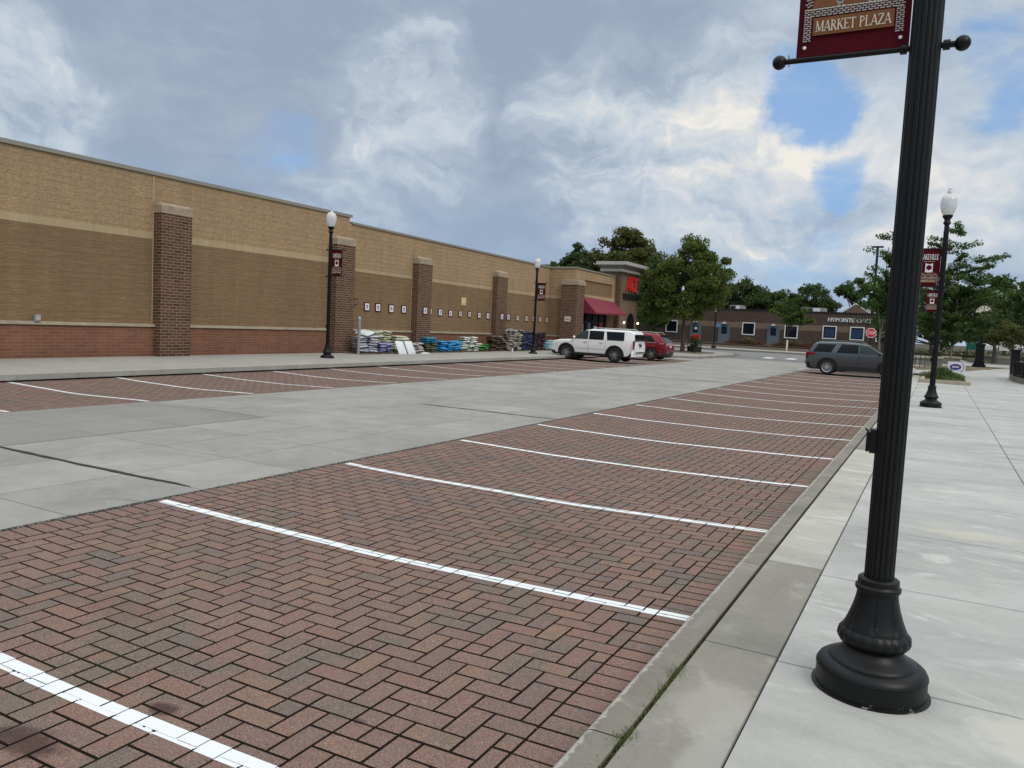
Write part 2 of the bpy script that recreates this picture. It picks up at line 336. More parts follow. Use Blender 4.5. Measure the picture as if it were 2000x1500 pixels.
MT['leaf_locust'] = leafmat('locust_leaf', (.050, .100, .024), (.075, .135, .033), (.120, .180, .046))
MT['leaf_bright'] = leafmat('bright_leaf', (.055, .105, .018), (.085, .145, .026), (.12, .18, .036))
MT['leaf_red'] = leafmat('rust_leaf', (.10, .04, .02), (.13, .055, .028), (.15, .08, .04)); MT['leaf_straw'] = leafmat('straw_leaf', (.14, .12, .06), (.17, .145, .075), (.12, .12, .05))
def carpaint(name, col, metal=.3):
    m, gg, b = newmat(name, .28, metal, .5); b.inputs['Base Color'].default_value = (*col, 1)
    b.inputs['Coat Weight'].default_value = .8; b.inputs['Coat Roughness'].default_value = .05; return m

# ------------------------------------------------------------------ mesh helpers
class MB:
    def __init__(s): s.v = []; s.f = []
    def add(s, vs, fs):
        n = len(s.v); s.v += [tuple(v) for v in vs]; s.f += [tuple(i+n for i in q) for q in fs]; return s
    def box(s, x0, x1, y0, y1, z0, z1):
        return s.add([(x0,y0,z0),(x1,y0,z0),(x1,y1,z0),(x0,y1,z0),(x0,y0,z1),(x1,y0,z1),(x1,y1,z1),(x0,y1,z1)],
              [(0,3,2,1),(4,5,6,7),(0,1,5,4),(1,2,6,5),(2,3,7,6),(3,0,4,7)])
    def lathe(s, prof, n=32, mod=None, c=(0,0,0), cap=True):
        base = []
        for (r, z) in prof:
            for i in range(n):
                a = 2*math.pi*i/n; q = r*(mod(a, r, z) if mod else 1)
                base.append((c[0]+q*math.cos(a), c[1]+q*math.sin(a), c[2]+z))
        fs = []
        for k in range(len(prof)-1):
            for i in range(n):
                j = (i+1) % n; fs.append((k*n+i, k*n+j, (k+1)*n+j, (k+1)*n+i))
        if cap: fs.append(tuple(range(n-1, -1, -1))); fs.append(tuple((len(prof)-1)*n+i for i in range(n)))
        return s.add(base, fs)
    def tube(s, pts, r, n=8, r2=None, closed=False):
        pts = [Vector(p) for p in pts]; m = len(pts); vs = []; fs = []
        for i, p in enumerate(pts):
            d = (pts[min(i+1, m-1)]-pts[max(i-1, 0)]).normalized()
            a = d.cross(Vector((0, 0, 1)) if abs(d.z) < .9 else Vector((1, 0, 0))).normalized(); b = d.cross(a)
            q = r if r2 is None else r+(r2-r)*i/(m-1)
            for k in range(n):
                t = 2*math.pi*k/n; vs.append(p+a*q*math.cos(t)+b*q*math.sin(t))
        for i in range(m-1):
            for k in range(n):
                j = (k+1) % n; fs.append((i*n+k, i*n+j, (i+1)*n+j, (i+1)*n+k))
        fs.append(tuple(range(n))); fs.append(tuple((m-1)*n+k for k in range(n)))
        return s.add(vs, fs)
    def prism(s, poly, z0, z1):   # poly in xy
        n = len(poly); vs = [(x, y, z0) for x, y in poly]+[(x, y, z1) for x, y in poly]
        fs = [tuple(range(n-1, -1, -1)), tuple(range(n, 2*n))]+[(i, (i+1) % n, n+(i+1) % n, n+i) for i in range(n)]
        return s.add(vs, fs)
    def sphere(s, c, r, n=12, m=8, sx=1, sy=1, sz=1):
        vs = []; fs = []
        for i in range(m+1):
            t = math.pi*i/m
            for k in range(n):
                a = 2*math.pi*k/n; vs.append((c[0]+sx*r*math.sin(t)*math.cos(a), c[1]+sy*r*math.sin(t)*math.sin(a), c[2]+sz*r*math.cos(t)))
        for i in range(m):
            for k in range(n): j = (k+1) % n; fs.append((i*n+k, (i+1)*n+k, (i+1)*n+j, i*n+j))
        return s.add(vs, fs)
    def grid(s, P, loop=False):
        n = len(P[0]); vs = [p for row in P for p in row]; fs = []
        for i in range(len(P)-1):
            for k in range(n-1 if not loop else n):
                j = (k+1) % n; fs.append((i*n+k, i*n+j, (i+1)*n+j, (i+1)*n+k))
        return s.add(vs, fs)
    def xf(s, M):
        s.v = [tuple(M @ Vector(v)) for v in s.v]; return s
    def build(s, name, m, parent=None, smooth=False, bevel=0, fixn=True, angle=40):
        me = bpy.data.meshes.new(name); me.from_pydata(s.v, [], s.f)
        me.validate()
        if fixn or smooth or bevel:
            bm = bmesh.new(); bm.from_mesh(me)
            if smooth: bmesh.ops.remove_doubles(bm, verts=bm.verts, dist=1e-5)
            if fixn: bmesh.ops.recalc_face_normals(bm, faces=bm.faces)
            if bevel: bmesh.ops.bevel(bm, geom=bm.edges[:], offset=bevel, segments=2, affect='EDGES', profile=.6)
            bm.to_mesh(me); bm.free()
        o = bpy.data.objects.new(name, me); COL.objects.link(o)
        if m: me.materials.append(MT[m] if isinstance(m, str) else m)
        if smooth:
            me.shade_smooth()
            try: me.set_sharp_from_angle(angle=R(angle))
            except Exception: pass
        if parent: o.parent = parent
        return o
def box(name, m, parent, x0, x1, y0, y1, z0, z1, bevel=0): return MB().box(x0, x1, y0, y1, z0, z1).build(name, m, parent, bevel=bevel)
def tag(o, label=None, cat=None, group=None, kind=None):
    if label: o['label'] = label
    if cat: o['category'] = cat
    if group: o['group'] = group
    if kind: o['kind'] = kind
    return o
def thing(name, label, cat, loc=(0,0,0), rz=0, group=None, scale=1):
    o = bpy.data.objects.new(name, None); COL.objects.link(o); o.location = loc; o.rotation_euler.z = rz; o.scale = (scale,)*3
    o.empty_display_size = .2
    return tag(o, label, cat, group)
def kids(o): return [c for c in list(COL.objects) if c.parent == o]
def dup(root, loc=None, rz=None, label=None, group=None, scale=None, parent=None):
    c = root.copy(); COL.objects.link(c)
    if parent: c.parent = parent
    if loc is not None: c.location = loc
    if rz is not None: c.rotation_euler.z = rz
    if label: c['label'] = label
    if group: c['group'] = group
    if scale is not None: c.scale = (scale,)*3
    for ch in root.children: dup(ch, parent=c)
    return c
def rise(y): return max(0, min(y, 100)-45)*.01
def sheet(name, m, x0, x1, y0, y1, z, ny=8, kind='structure'):
    ys = [y0+(y1-y0)*i/ny for i in range(ny+1)]
    if y0 < 45 < y1: ys = sorted(ys+[45.0])
    b = MB().grid([[(x0, y, z+rise(y)), (x1, y, z+rise(y))] for y in ys])
    o = b.build(name, m, fixn=False); tag(o, kind=kind)
    return o
def polysheet(name, m, poly, z0, z1, kind='structure', lab=None, cat=None):
    b = MB(); n = len(poly)
    b.add([(x, y, z0+rise(y)) for x, y in poly]+[(x, y, z1+rise(y)) for x, y in poly],
          [tuple(range(n, 2*n))]+[(i, (i+1) % n, n+(i+1) % n, n+i) for i in range(n)])
    o = b.build(name, m); tag(o, kind=kind); return o

# ------------------------------------------------------------------ serif lettering
T_, H_ = .16, .075
GL = {
'A': (.86, [(.08,0,.43,1,H_),(.43,1,.78,0,T_),(.22,.33,.64,.33,H_)], [(.08,0),(.78,0)]),
'C': (.80, [('a',.44,.5,.36,.46,40,320,T_*.8)], []),
'D': (.84, [(.14,0,.14,1,T_),('a',.14,.5,.60,.46,-90,90,T_*.85)], [(.1,0),(.1,1)]),
'E': (.70, [(.14,0,.14,1,T_),(.14,.965,.64,.965,H_),(.14,.5,.52,.5,H_),(.14,.035,.66,.035,H_),(.62,.82,.62,1,H_*.8),(.64,0,.64,.2,H_*.8)], [(.12,0),(.12,1)]),
'H': (.92, [(.16,0,.16,1,T_),(.76,0,.76,1,T_),(.16,.5,.76,.5,H_)], [(.16,0),(.16,1),(.76,0),(.76,1)]),
'I': (.42, [(.21,0,.21,1,T_)], [(.21,0),(.21,1)]),
'K': (.86, [(.16,0,.16,1,T_),(.2,.42,.70,1,H_),(.34,.55,.76,0,T_)], [(.16,0),(.16,1),(.78,0),(.7,1)]),
'L': (.68, [(.16,0,.16,1,T_),(.16,.035,.62,.035,H_),(.60,0,.60,.22,H_)], [(.16,0),(.16,1)]),
'M': (1.06, [(.14,0,.16,1,H_),(.16,1,.52,.05,T_),(.52,.05,.88,1,H_),(.90,1,.92,0,T_)], [(.13,0),(.92,0),(.12,1),(.94,1)]),
'N': (.90, [(.14,0,.14,1,H_),(.14,1,.76,0,T_),(.76,0,.76,1,H_)], [(.14,0),(.12,1),(.76,1)]),
'O': (.88, [('a',.44,.5,.37,.46,0,360,T_*.8)], []),
'P': (.70, [(.16,0,.16,1,T_),('a',.16,.72,.42,.245,-90,90,T_*.7)], [(.16,0),(.14,1)]),
'R': (.80, [(.16,0,.16,1,T_),('a',.16,.74,.40,.225,-90,90,T_*.7),(.36,.5,.72,0,T_)], [(.16,0),(.14,1),(.74,0)]),
'S': (.62, [('a',.31,.73,.20,.23,30,270,T_*.75),('a',.31,.27,.20,.23,-150,90,T_*.75)], []),
'T': (.78, [(.39,0,.39,1,T_),(.04,.965,.74,.965,H_),(.05,.8,.05,1,H_),(.73,.8,.73,1,H_)], [(.39,0)]),
'V': (.84, [(.08,1,.42,0,T_),(.42,0,.76,1,H_)], [(.08,1),(.76,1)]),
'Y': (.84, [(.10,1,.42,.48,T_),(.42,.48,.74,1,H_),(.42,0,.42,.5,T_)], [(.10,1),(.74,1),(.42,0)]),
'Z': (.76, [(.1,.965,.68,.965,H_),(.66,.97,.10,.03,T_),(.08,.035,.70,.035,H_),(.09,.8,.09,1,H_),(.69,0,.69,.2,H_)], []),
' ': (.42, [], []),
}
def lettering(b, text, O, U, V, width, h, depth=.002, sh=0.0, bold=1.0, serif=True, capbig=1.0):
    """O lower-left corner, U right unit vector, V up unit vector"""
    O, U, V = Vector(O), Vector(U), Vector(V); N = U.cross(V)
    tw = sum(GL[c][0] for c in text); k = width/tw; x = 0; cnt = 0
    def quad(a, c, t):
        nonlocal cnt
        a = Vector(a); c = Vector(c); d = (c-a); d.normalize(); n = Vector((-d.y, d.x))*t/2*bold
        q = [a-n, c-n, c+n, a+n]; z = depth*(1+.04*(cnt % 7)); cnt += 1
        P = [O+U*((x+p.x)*k + sh*p.y*h)+V*(p.y*h) for p in q]
        b.add(P+[p+N*z for p in P], [(4,5,6,7),(0,1,5,4),(1,2,6,5),(2,3,7,6),(3,0,4,7)])
    for ch in text:
        w, st, se = GL[ch]
        for s in st:
            if s[0] == 'a':
                _, cx, cy, rx, ry, a0, a1, t = s; n = max(6, int(abs(a1-a0)/20)); 
                for i in range(n):
                    p = R(a0+(a1-a0)*i/n); q = R(a0+(a1-a0)*(i+1)/n)
                    quad((cx+rx*math.cos(p), cy+ry*math.sin(p)), (cx+rx*math.cos(q), cy+ry*math.sin(q)), t*(.55+.45*abs(math.cos((p+q)/2))))
            else: quad(s[:2], s[2:4], s[4])
        if serif:
            for sx, sy in se: y = .03 if sy == 0 else .97; quad((sx-.15, y), (sx+.15, y), .055)
        x += w
    return b

# ------------------------------------------------------------------ ground
sheet('ground', 'soil', -700, 700, -300, 900, -.09, 60)
sheet('drive', 'drive', -13.65, -6.66, -12, 56.8, -.004, 24)
polysheet('drive_patch', 'drive_dark', [(-13.64, 3.0), (-10.56, 1.4), (-10.56, 10.36), (-13.64, 10.36)], -.02, .002)
polysheet('cross_street', 'road', [(-120, 57), (60, 57), (60, 74.6), (-120, 74.6)], -.03, -.008)
polysheet('cross_street_apron', 'drive', [(-16.4, 50.2), (-5.8, 49.2), (-5.8, 57.4), (-14, 57.4)], -.03, -.0075)

def sag(x, x0, x1, amp): t = (x-x0)/(x1-x0); return -amp*math.sin(math.pi*min(1, max(0, t)))
def bay_h(x, y, x0, x1, amp):
    return sag(x, x0, x1, amp) + .006*noise.noise(Vector((x*.8, y*.8, 0))) + rise(y)
PIT = .1395
def pave(name, x0, x1, y0, y1, amp, gap=.008, sold=(True, True), ox=None, oy=0.0):
    rects = []
    ax0, ax1 = x0, x1
    if sold[0]:
        y = y0
        while y < y1: rects.append((x0, x0+2*PIT, y, min(y+PIT, y1))); y += PIT
        ax0 = x0+2*PIT
    if sold[1]:
        y = y0+.03
        while y < y1: rects.append((x1-2*PIT, x1, y, min(y+PIT, y1))); y += PIT
        ax1 = x1-2*PIT
    ox = ax1 if ox is None else ox; i0, i1 = int(math.floor((ax0-ox)/PIT))-2, 3; j0, j1 = int(math.floor((y0-oy)/PIT))-2, int(math.ceil((y1-oy)/PIT))+2
    for j in range(j0, j1):
        for i in range(i0, i1):
            d = (i+j+2) % 4
            if d == 0: q = (ox+i*PIT, ox+(i+2)*PIT, oy+j*PIT, oy+(j+1)*PIT)
            elif d == 2: q = (ox+i*PIT, ox+(i+1)*PIT, oy+j*PIT, oy+(j+2)*PIT)
            else: continue
            q = (max(q[0], ax0), min(q[1], ax1), max(q[2], y0), min(q[3], y1))
            if q[1]-q[0] > .02 and q[3]-q[2] > .02:
                if random.random() < .07 and max(q[1]-q[0], q[3]-q[2]) > .25:
                    if q[1]-q[0] > q[3]-q[2]: m_ = (q[0]+q[1])/2; rects += [(q[0], m_, q[2], q[3]), (m_, q[1], q[2], q[3])]
                    else: m_ = (q[2]+q[3])/2; rects += [(q[0], q[1], q[2], m_), (q[0], q[1], m_, q[3])]
                else: rects.append(q)
    b = MB(); g2 = gap/2; c = .0032; rnd = random.Random(3)
    vs, fs = [], []
    tops = []
    for (a0, a1, b0, b1) in rects:
        a0 += g2; a1 -= g2; b0 += g2; b1 -= g2; dz = rnd.uniform(-.0012, .0012); n = len(vs)
        hh = lambda x, y: bay_h(x, y, x0, x1, amp)+dz
        for (x, y) in ((a0, b0), (a1, b0), (a1, b1), (a0, b1)): vs.append((x, y, hh(x, y)-.0128))
        je = lambda: rnd.uniform(-.0005, .0016)
        for (x, y) in ((a0+c+je(), b0+c+je()), (a1-c-je(), b0+c+je()), (a1-c-je(), b1-c-je()), (a0+c+je(), b1-c-je())): vs.append((x, y, hh(x, y)))
        fs += [(n+4, n+5, n+6, n+7)]+[(n+k, n+(k+1) % 4, n+4+(k+1) % 4, n+4+k) for k in range(4)]
        tops.append((a0+c*.6, a1-c*.6, b0+c*.6, b1-c*.6, dz))
    b.v, b.f = vs, fs
    o = b.build(name, 'paver', fixn=False); tag(o, kind='structure'); o.data.materials.append(MT['joint'])
    o.data.polygons.foreach_set('material_index', [0 if k % 5 == 0 else 1 for k in range(len(o.data.polygons))]); o.data.update()
    xs = [x0+(x1-x0)*i/14 for i in range(15)]; ys = [y0+(y1-y0)*i/60 for i in range(61)]
    jb = MB().grid([[(x, y, bay_h(x, y, x0, x1, amp)-.0125) for x in xs] for y in ys]); jo = jb.build('paving_joint_bed', 'joint', fixn=False); tag(jo, kind='structure')
    return tops
def painted(tops, x0, x1, amp, xa, xb, yc, w=.105, wob=.012, skip=()):
    b = MB()
    for (a0, a1, b0, b1, dz) in tops:
        if b1 < yc-w or b0 > yc+w or a1 < xa or a0 > xb: continue
        cx = (a0+a1)/2; o = wob*noise.noise(Vector((cx*.9, yc, 5)))
        q0, q1, r0_, r1 = max(a0, xa), min(a1, xb), max(b0, yc-w/2+o), min(b1, yc+w/2+o)
        if q1-q0 < .002 or r1-r0_ < .002: continue
        hh = lambda x, y: bay_h(x, y, x0, x1, amp)+dz+.0018
        b.add([(q0, r0_, hh(q0, r0_)), (q1, r0_, hh(q1, r0_)), (q1, r1, hh(q1, r1)), (q0, r1, hh(q0, r1))], [(0, 1, 2, 3)])
        # paint that ran into the joints on part of the length
        if random.random() < .5 and q1 > a1-.002: b.add([(a1, r0_, hh(a1, r0_)-.0035), (a1+.018, r0_, hh(a1, r0_)-.0035), (a1+.018, r1, hh(a1, r1)-.0035), (a1, r1, hh(a1, r1)-.0035)], [(0, 1, 2, 3)])
        if r1 >= b1-.001:
            n_ = 8
            for k in range(n_):
                if random.random() < .08: continue
                u0, u1 = q0+(q1-q0)*k/n_, q0+(q1-q0)*(k+1)/n_; b.add([(u0, b1, hh(u0, b1)-.0030), (u1, b1, hh(u1, b1)-.0030), (u1, b1+.018, hh(u1, b1)-.0030), (u0, b1+.018, hh(u0, b1)-.0030)], [(0, 1, 2, 3)])
    o = b.build('parking_line', 'paint', fixn=False); return tag(o, kind='structure')
RX0, RX1, LX0, LX1 = -6.65, -1.26, -18.85, -13.64
topsR = pave('parking_bay', RX0, RX1, -3, 49, .045, ox=-1.64, oy=3.87)
topsL = pave('parking_bay', LX0, LX1, 0, 50, .05)
for k in range(-1, 16):
    painted(topsR, RX0, RX1, .045, -6.60, -1.24, 5.13+2.765*k, wob=.03)
for k in range(-2, 16):
    painted(topsL, LX0, LX1, .05, -18.78, -13.75, 10.34+2.72*k, wob=.03)
# kerbs
def kerb(name, path, side, h=.15, mat='kerb', wd=.19):
    """path of (x,y); profile grows to the left (side=1) or right (-1) of travel"""
    prof = [(0, -.06), (.004, 0), (.018, .10), (.026, .132), (.045, .147), (.07, .15), (wd, .15), (wd+.002, -.06)]
    rows = []
    n = len(path)
    for i, (x, y) in enumerate(path):
        a = Vector(path[max(i-1, 0)]); c = Vector(path[min(i+1, n-1)]); d = (c-a).normalized(); nn_ = Vector((-d.y, d.x))*side
        rows.append([(x+nn_.x*p, y+nn_.y*p, q*(h/.15)+rise(y)) for p, q in prof])
    o = MB().grid(rows).build(name, mat, smooth=True, angle=50); return tag(o, kind='structure')
def seg(p, q, n): return [(p[0]+(q[0]-p[0])*i/n, p[1]+(q[1]-p[1])*i/n) for i in range(n)]
def arc(cx, cy, r, a0, a1, n=8): return [(cx+r*math.cos(R(a0+(a1-a0)*i/n)), cy+r*math.sin(R(a0+(a1-a0)*i/n))) for i in range(n+1)]
# right kerb as separate stones with joints
y = -6.0
while y < 48.9:
    y2 = min(y+3.05, 49.0); b = kerb('kerb', [(-1.262, y+.004), (-1.262, (y+y2)/2), (-1.262, y2-.004)], -1); y = y2
kerb('kerb', [(-1.262, 49), (-1.9, 49.25), (-4.2, 49.6), (-5.4, 50.6), (-5.75, 52.5), (-5.6, 55.5), (-4.6, 58.5), (-2.6, 60.6), (0, 61.5), (30, 61.8)], -1)
y = 1.6
while y < 50:
    y2 = min(y+5.42, 50.2); kerb('kerb', [(-18.83, y+.006), (-18.83, (y+y2)/2), (-18.83, y2-.006)], 1, wd=.25); y = y2
kerb('kerb', [(-18.83, 50.2), (-18.2, 51.3), (-16.4, 52.3), (-14.9, 52.7), (-14.2, 53.3), (-13.85, 56.4), (-13.4, 60), (-13.6, 63.0), (-15, 65.4), (-18, 66.8), (-26, 67.4), (-60, 67.6)], 1)
kerb('kerb', [(-100, 74.7), (-30, 74.8), (-17, 75.0), (-8, 74.6), (40, 74.6)], 1)
# right side walk: strip, slabs
def slabs(name, m, xs, ys, z=.15, gap=.006, th=.12):
    b = MB()
    for i in range(len(xs)-1):
        for j in range(len(ys)-1):
            x0, x1, y0, y1 = xs[i]+gap/2, xs[i+1]-gap/2, ys[j]+gap/2, ys[j+1]-gap/2; c = .004
            zz_ = lambda yy: z+rise(yy)
            b.add([(x0,y0,zz_(y0)-.02),(x1,y0,zz_(y0)-.02),(x1,y1,zz_(y1)-.02),(x0,y1,zz_(y1)-.02),
                   (x0+c,y0+c,zz_(y0)),(x1-c,y0+c,zz_(y0)),(x1-c,y1-c,zz_(y1)),(x0+c,y1-c,zz_(y1))],
                  [(4,5,6,7),(0,1,5,4),(1,2,6,5),(2,3,7,6),(3,0,4,7)])
    return tag(b.build(name, m, fixn=False), kind='structure')
sheet('walk_bed', 'joint', -1.075, 12, -6, 61, .134, 20)
slabs('kerb_strip', 'strip_old', [-1.052, -.640], [-6, -1.2, .7, 2.55, 4.45, 6.36])
slabs('kerb_strip', 'strip_new', [-1.052, -.640], [6.36, 8.2, 10.1, 12.0, 13.8])
slabs('kerb_strip', 'strip_old', [-1.052, -.640], [13.8, 15.7, 17.6])
slabs('kerb_strip', 'strip_new', [-1.052, -.640], [17.6]+[17.6+1.85*i for i in range(1, 17)])
ysl = [-4.95+.92*2*i for i in range(0, 31)]
ysl = [4.40-1.82*5+1.82*i for i in range(0, 31)]
slabs('sidewalk', 'walk', [-.640, 1.12, 3.0, 5.0, 8.0, 12.0], ysl, gap=.007)
slabs('sidewalk', 'walk', [-5.4, -1.1, 1.12, 3.0, 5.0, 8.0, 12.0, 30], [49.9, 52, 55, 58, 61.3], gap=.009)
polysheet('plaza', 'walk', [(-5.3, 51), (-1.0, 49.6), (12, 49.6), (30, 50), (30, 74.5), (-3, 74.5), (-3, 60.8), (-5.2, 56)], .02, .138)
polysheet('plaza', 'walk', [(-3.2, 74), (30, 74), (30, 100), (-3.2, 100)], .02, .139)
polysheet('sidewalk', 'walk_far', [(-23.4, -2), (-18.59, -2), (-18.59, 50.3), (-17.7, 51.4), (-16.0, 52.35), (-14.3, 53.2), (-13.7, 60), (-14.0, 63), (-15.2, 65.1), (-18, 66.5), (-26, 67.1), (-60, 67.3), (-60, 59.5), (-23.4, 59.5)], .02, .149)
polysheet('sidewalk', 'walk_far', [(-100, 74.95), (-4, 74.9), (-4, 78.5), (-100, 78.5)], .02, .149)
polysheet('mulch_bed', 'mulch', [(-100, 78.5), (-4, 78.5), (-3.2, 100), (-60, 140), (-100, 140)], .02, .17)
polysheet('mulch_bed', 'drygrass', [(-20.6, 59.2), (-15.6, 57.6), (-14.9, 60.0), (-15.6, 62.6), (-19.6, 63.6)], .1, .16, kind='structure')
polysheet('lawn', 'drygrass', [(-1.05, 54.6), (1.6, 56.5), (4.7, 68.0), (1.4, 67.2), (-1.6, 60)], .1, .155, kind='structure')
polysheet('grass', 'grassmat', [(2.4, 78.5), (20, 78.5), (30, 100), (1, 100)], .02, .19, kind='stuff')
# tar seams and cracks
def seam(pts, w):
    L = []; Rr = []
    N = 60
    for i in range(N+1):
        t = i/N*(len(pts)-1); k = min(int(t), len(pts)-2); q = t-k
        x = pts[k][0]+(pts[k+1][0]-pts[k][0])*q; y = pts[k][1]+(pts[k+1][1]-pts[k][1])*q
        ww = w*(.55+.9*abs(noise.noise(Vector((x*3, y*3, 1)))))*min(1, 6*min(i, N-i)/N+.2); yo = .02*noise.noise(Vector((x*2, 7, y)))
        L.append((x, y+yo-ww, .004)); Rr.append((x, y+yo+ww, .004))
    return tag(MB().grid([L, Rr]).build('tar_seam', 'tar', fixn=False), kind='structure')
seam([(-10.7, 5.74), (-8.8, 5.70), (-6.9, 5.72)], .045); seam([(-10.25, 14.55), (-8.4, 14.5), (-6.62, 14.46)], .035)
seam([(-12.4, 10.32), (-10.6, 10.25)], .010); seam([(-13.0, 30.8), (-9.8, 30.75), (-6.7, 30.8)], .05); seam([(-10.2, 21.6), (-8.0, 21.7)], .012)
MB().grid([[(-6.70+.012*noise.noise(Vector((0, i*.31, 2))), -6+i*.25, .0035) for i in range(212)], [(-6.645, -6+i*.25, .0035) for i in range(212)]]).build('tar_seam', 'tar', fixn=False)['kind'] = 'structure'
seam([(-8.6, 7.2), (-8.2, 8.1), (-8.35, 8.7)], .004); seam([(-9.2, 11.7), (-8.9, 12.6), (-9.1, 13.1)], .004); seam([(-7.4, 4.3), (-7.0, 4.9), (-6.7, 5.0)], .004)
# crumbled edge and weeds in the kerb joint
for nm_, mt_, N_, hh_ in (('weeds', 'leaf_bright', 700, .030), ('dry_weeds', 'leaf_straw', 800, .022)):
    wb = MB(); rnd = random.Random(5 if nm_ == 'weeds' else 6)
    for i in range(N_):
        c = rnd.choice([(3.93, .06), (3.93, .05), (3.66, .08), (3.17, .05), (3.17, .04), (3.5, .45), (2.6, .4)]); yy = rnd.gauss(c[0], c[1]); xx = -1.062+rnd.gauss(0, .011+.012*(c[1] < .1)); h = rnd.uniform(.3, 1)*hh_; a = rnd.uniform(0, 6.3); w = .0028
        wb.add([(xx-w*math.cos(a), yy-w*math.sin(a), .137), (xx+w*math.cos(a), yy+w*math.sin(a), .137), (xx+rnd.gauss(0, .018), yy+rnd.gauss(0, .018), .14+h)], [(0, 1, 2)])
    tag(wb.build(nm_, mt_, fixn=False), 'tufts of %s in the gap behind the near kerb' % ('green weed' if nm_ == 'weeds' else 'dry brown weed'), 'weeds', kind='stuff')
pb_ = MB(); rnd = random.Random(9)
for i in range(420):
    yy = 1.2+8*rnd.random()**1.5; xx = rnd.uniform(-6.4, -1.3); q = rnd.uniform(.0015, .0045); z = bay_h(xx, yy, RX0, RX1, .045)+.001
    pb_.add([(xx-q, yy-q, z), (xx+q, yy-q*.6, z), (xx+q*.5, yy+q, z), (xx-q*.7, yy+q*.6, z), (xx, yy, z+q*1.2)], [(0,1,4),(1,2,4),(2,3,4),(3,0,4)])
tag(pb_.build('pebbles', 'cornice', fixn=False), 'tiny pale grit scattered on the near brick paving', 'gravel', kind='stuff')
gb = MB()
for i in range(900):
    yy = rnd.uniform(1.6, 16); xx = -6.67+rnd.gauss(0, .02); s = rnd.uniform(.003, .012); z = .003
    gb.add([(xx-s, yy-s, z), (xx+s, yy-s*.6, z), (xx+s*.5, yy+s, z), (xx-s*.7, yy+s*.6, z), (xx, yy, z+s*.9)], [(0,1,4),(1,2,4),(2,3,4),(3,0,4)])
tag(gb.build('gravel', 'kerb', fixn=False), 'crumbled concrete bits along the drive edge', 'gravel', kind='stuff')
# cross street dashes
for (x, y) in ((-11.35, 62.4), (-9.80, 63.1), (-6.7, 48.9)):
    sheet('road_marking', 'paint', x-.34, x+.34, y-1.0, y+1.0, .002, 1) if y > 50 else sheet('road_marking', 'paint', x-.4, x+.2, y-.12, y+.12, .003, 1)

# ------------------------------------------------------------------ store building
ST = thing('store_building', 'long tan block store with dark brick pilasters, red plinth and corner tower', 'building', (0, 0, 0))
WX = -23.3
def tiltbox(name, m, y0, y1, za0, za1, zb0, zb1, xf, parent=ST, xb=-23.9):
    """za0..za1 at y0 ; zb0..zb1 at y1"""
    b = MB().add([(xb,y0,za0),(xf,y0,za0),(xf,y1,zb0),(xb,y1,zb0),(xb,y0,za1),(xf,y0,za1),(xf,y1,zb1),(xb,y1,zb1)],
        [(0,3,2,1),(4,5,6,7),(0,1,5,4),(1,2,6,5),(2,3,7,6),(3,0,4,7)])
    return b.build(name, m, parent)
# section 1
tiltbox('plinth', 'plinth', -14, 27.5, .10, 1.18, .10, 1.18, WX+.05)
tiltbox('ledge', 'stone', -14, 27.5, 1.18, 1.275, 1.18, 1.275, WX+.11)
tiltbox('lower_wall', 'block_lo', -14, 27.5, 1.275, 4.11, 1.275, 4.09, WX)
tiltbox('smooth_band', 'band', -14, 27.5, 4.11, 4.33, 4.09, 4.32, WX+.004)
tiltbox('upper_wall', 'block_hi', -14, 27.5, 4.33, 6.24, 4.32, 6.19, WX)
tiltbox('coping', 'coping', -14, 27.62, 6.24, 6.37, 6.19, 6.31, WX+.06)
box('roof', 'coping', ST, -60, -23.9, -14, 27.4, 5.6, 5.9)
# section 2 with slightly lower roofline
tiltbox('plinth', 'plinth', 27.5, 48.6, .10, 1.18, .10, 1.12, WX+.05)
tiltbox('ledge', 'stone', 27.5, 48.5, 1.18, 1.275, 1.12, 1.21, WX+.11)
tiltbox('lower_wall', 'block_lo', 27.5, 48.6, 1.275, 3.87, 1.21, 3.67, WX)
tiltbox('smooth_band', 'band', 27.5, 48.6, 3.87, 4.02, 3.67, 3.84, WX+.004)
tiltbox('upper_wall', 'block_hi', 27.5, 48.6, 4.02, 5.92, 3.84, 5.68, WX)
tiltbox('coping', 'coping', 27.62, 48.1, 5.92, 6.01, 5.68, 5.78, WX+.06)
box('roof', 'coping', ST, -60, -23.9, 27.4, 66, 5.2, 5.4)
# pilasters
def pilaster(y0, y1, top, ft=.38):
    p = box('pilaster', 'brick', ST, WX+.01, -22.92, y0, y1, .10, top-ft)
    q = MB().box(WX+.01, -22.90, y0-.02, y1+.02, top-ft, top-.12)
    q.add([(WX+.01, y0-.02, top-.12), (-22.90, y0-.02, top-.12), (-22.90, y1+.02, top-.12), (WX+.01, y1+.02, top-.12), (WX+.01, y0+.03, top), (-23.1, y0+.03, top-.02), (-23.1, y1-.03, top-.02), (WX+.01, y1-.03, top)],
          [(0,1,5,4),(1,2,6,5),(2,3,7,6),(4,5,6,7)])
    q.build('pilaster_cap', 'cap', p)
    box('joint_trim', 'band', ST, WX+.004, WX+.02, y0-.05, y0-.015, 1.3, top-.3)
pilaster(8.8, 10.0, 5.37); pilaster(17.62, 18.84, 5.35); pilaster(26.30, 27.5, 5.28); pilaster(32.35, 33.55, 4.99); pilaster(40.35, 41.55, 4.93)
pilaster(-1, .2, 5.37)
for yj in (17.6, 17.62+.0):
    pass
box('joint_trim', 'band', ST, WX-.01, WX+.012, 17.56, 17.62, 5.36, 6.18)
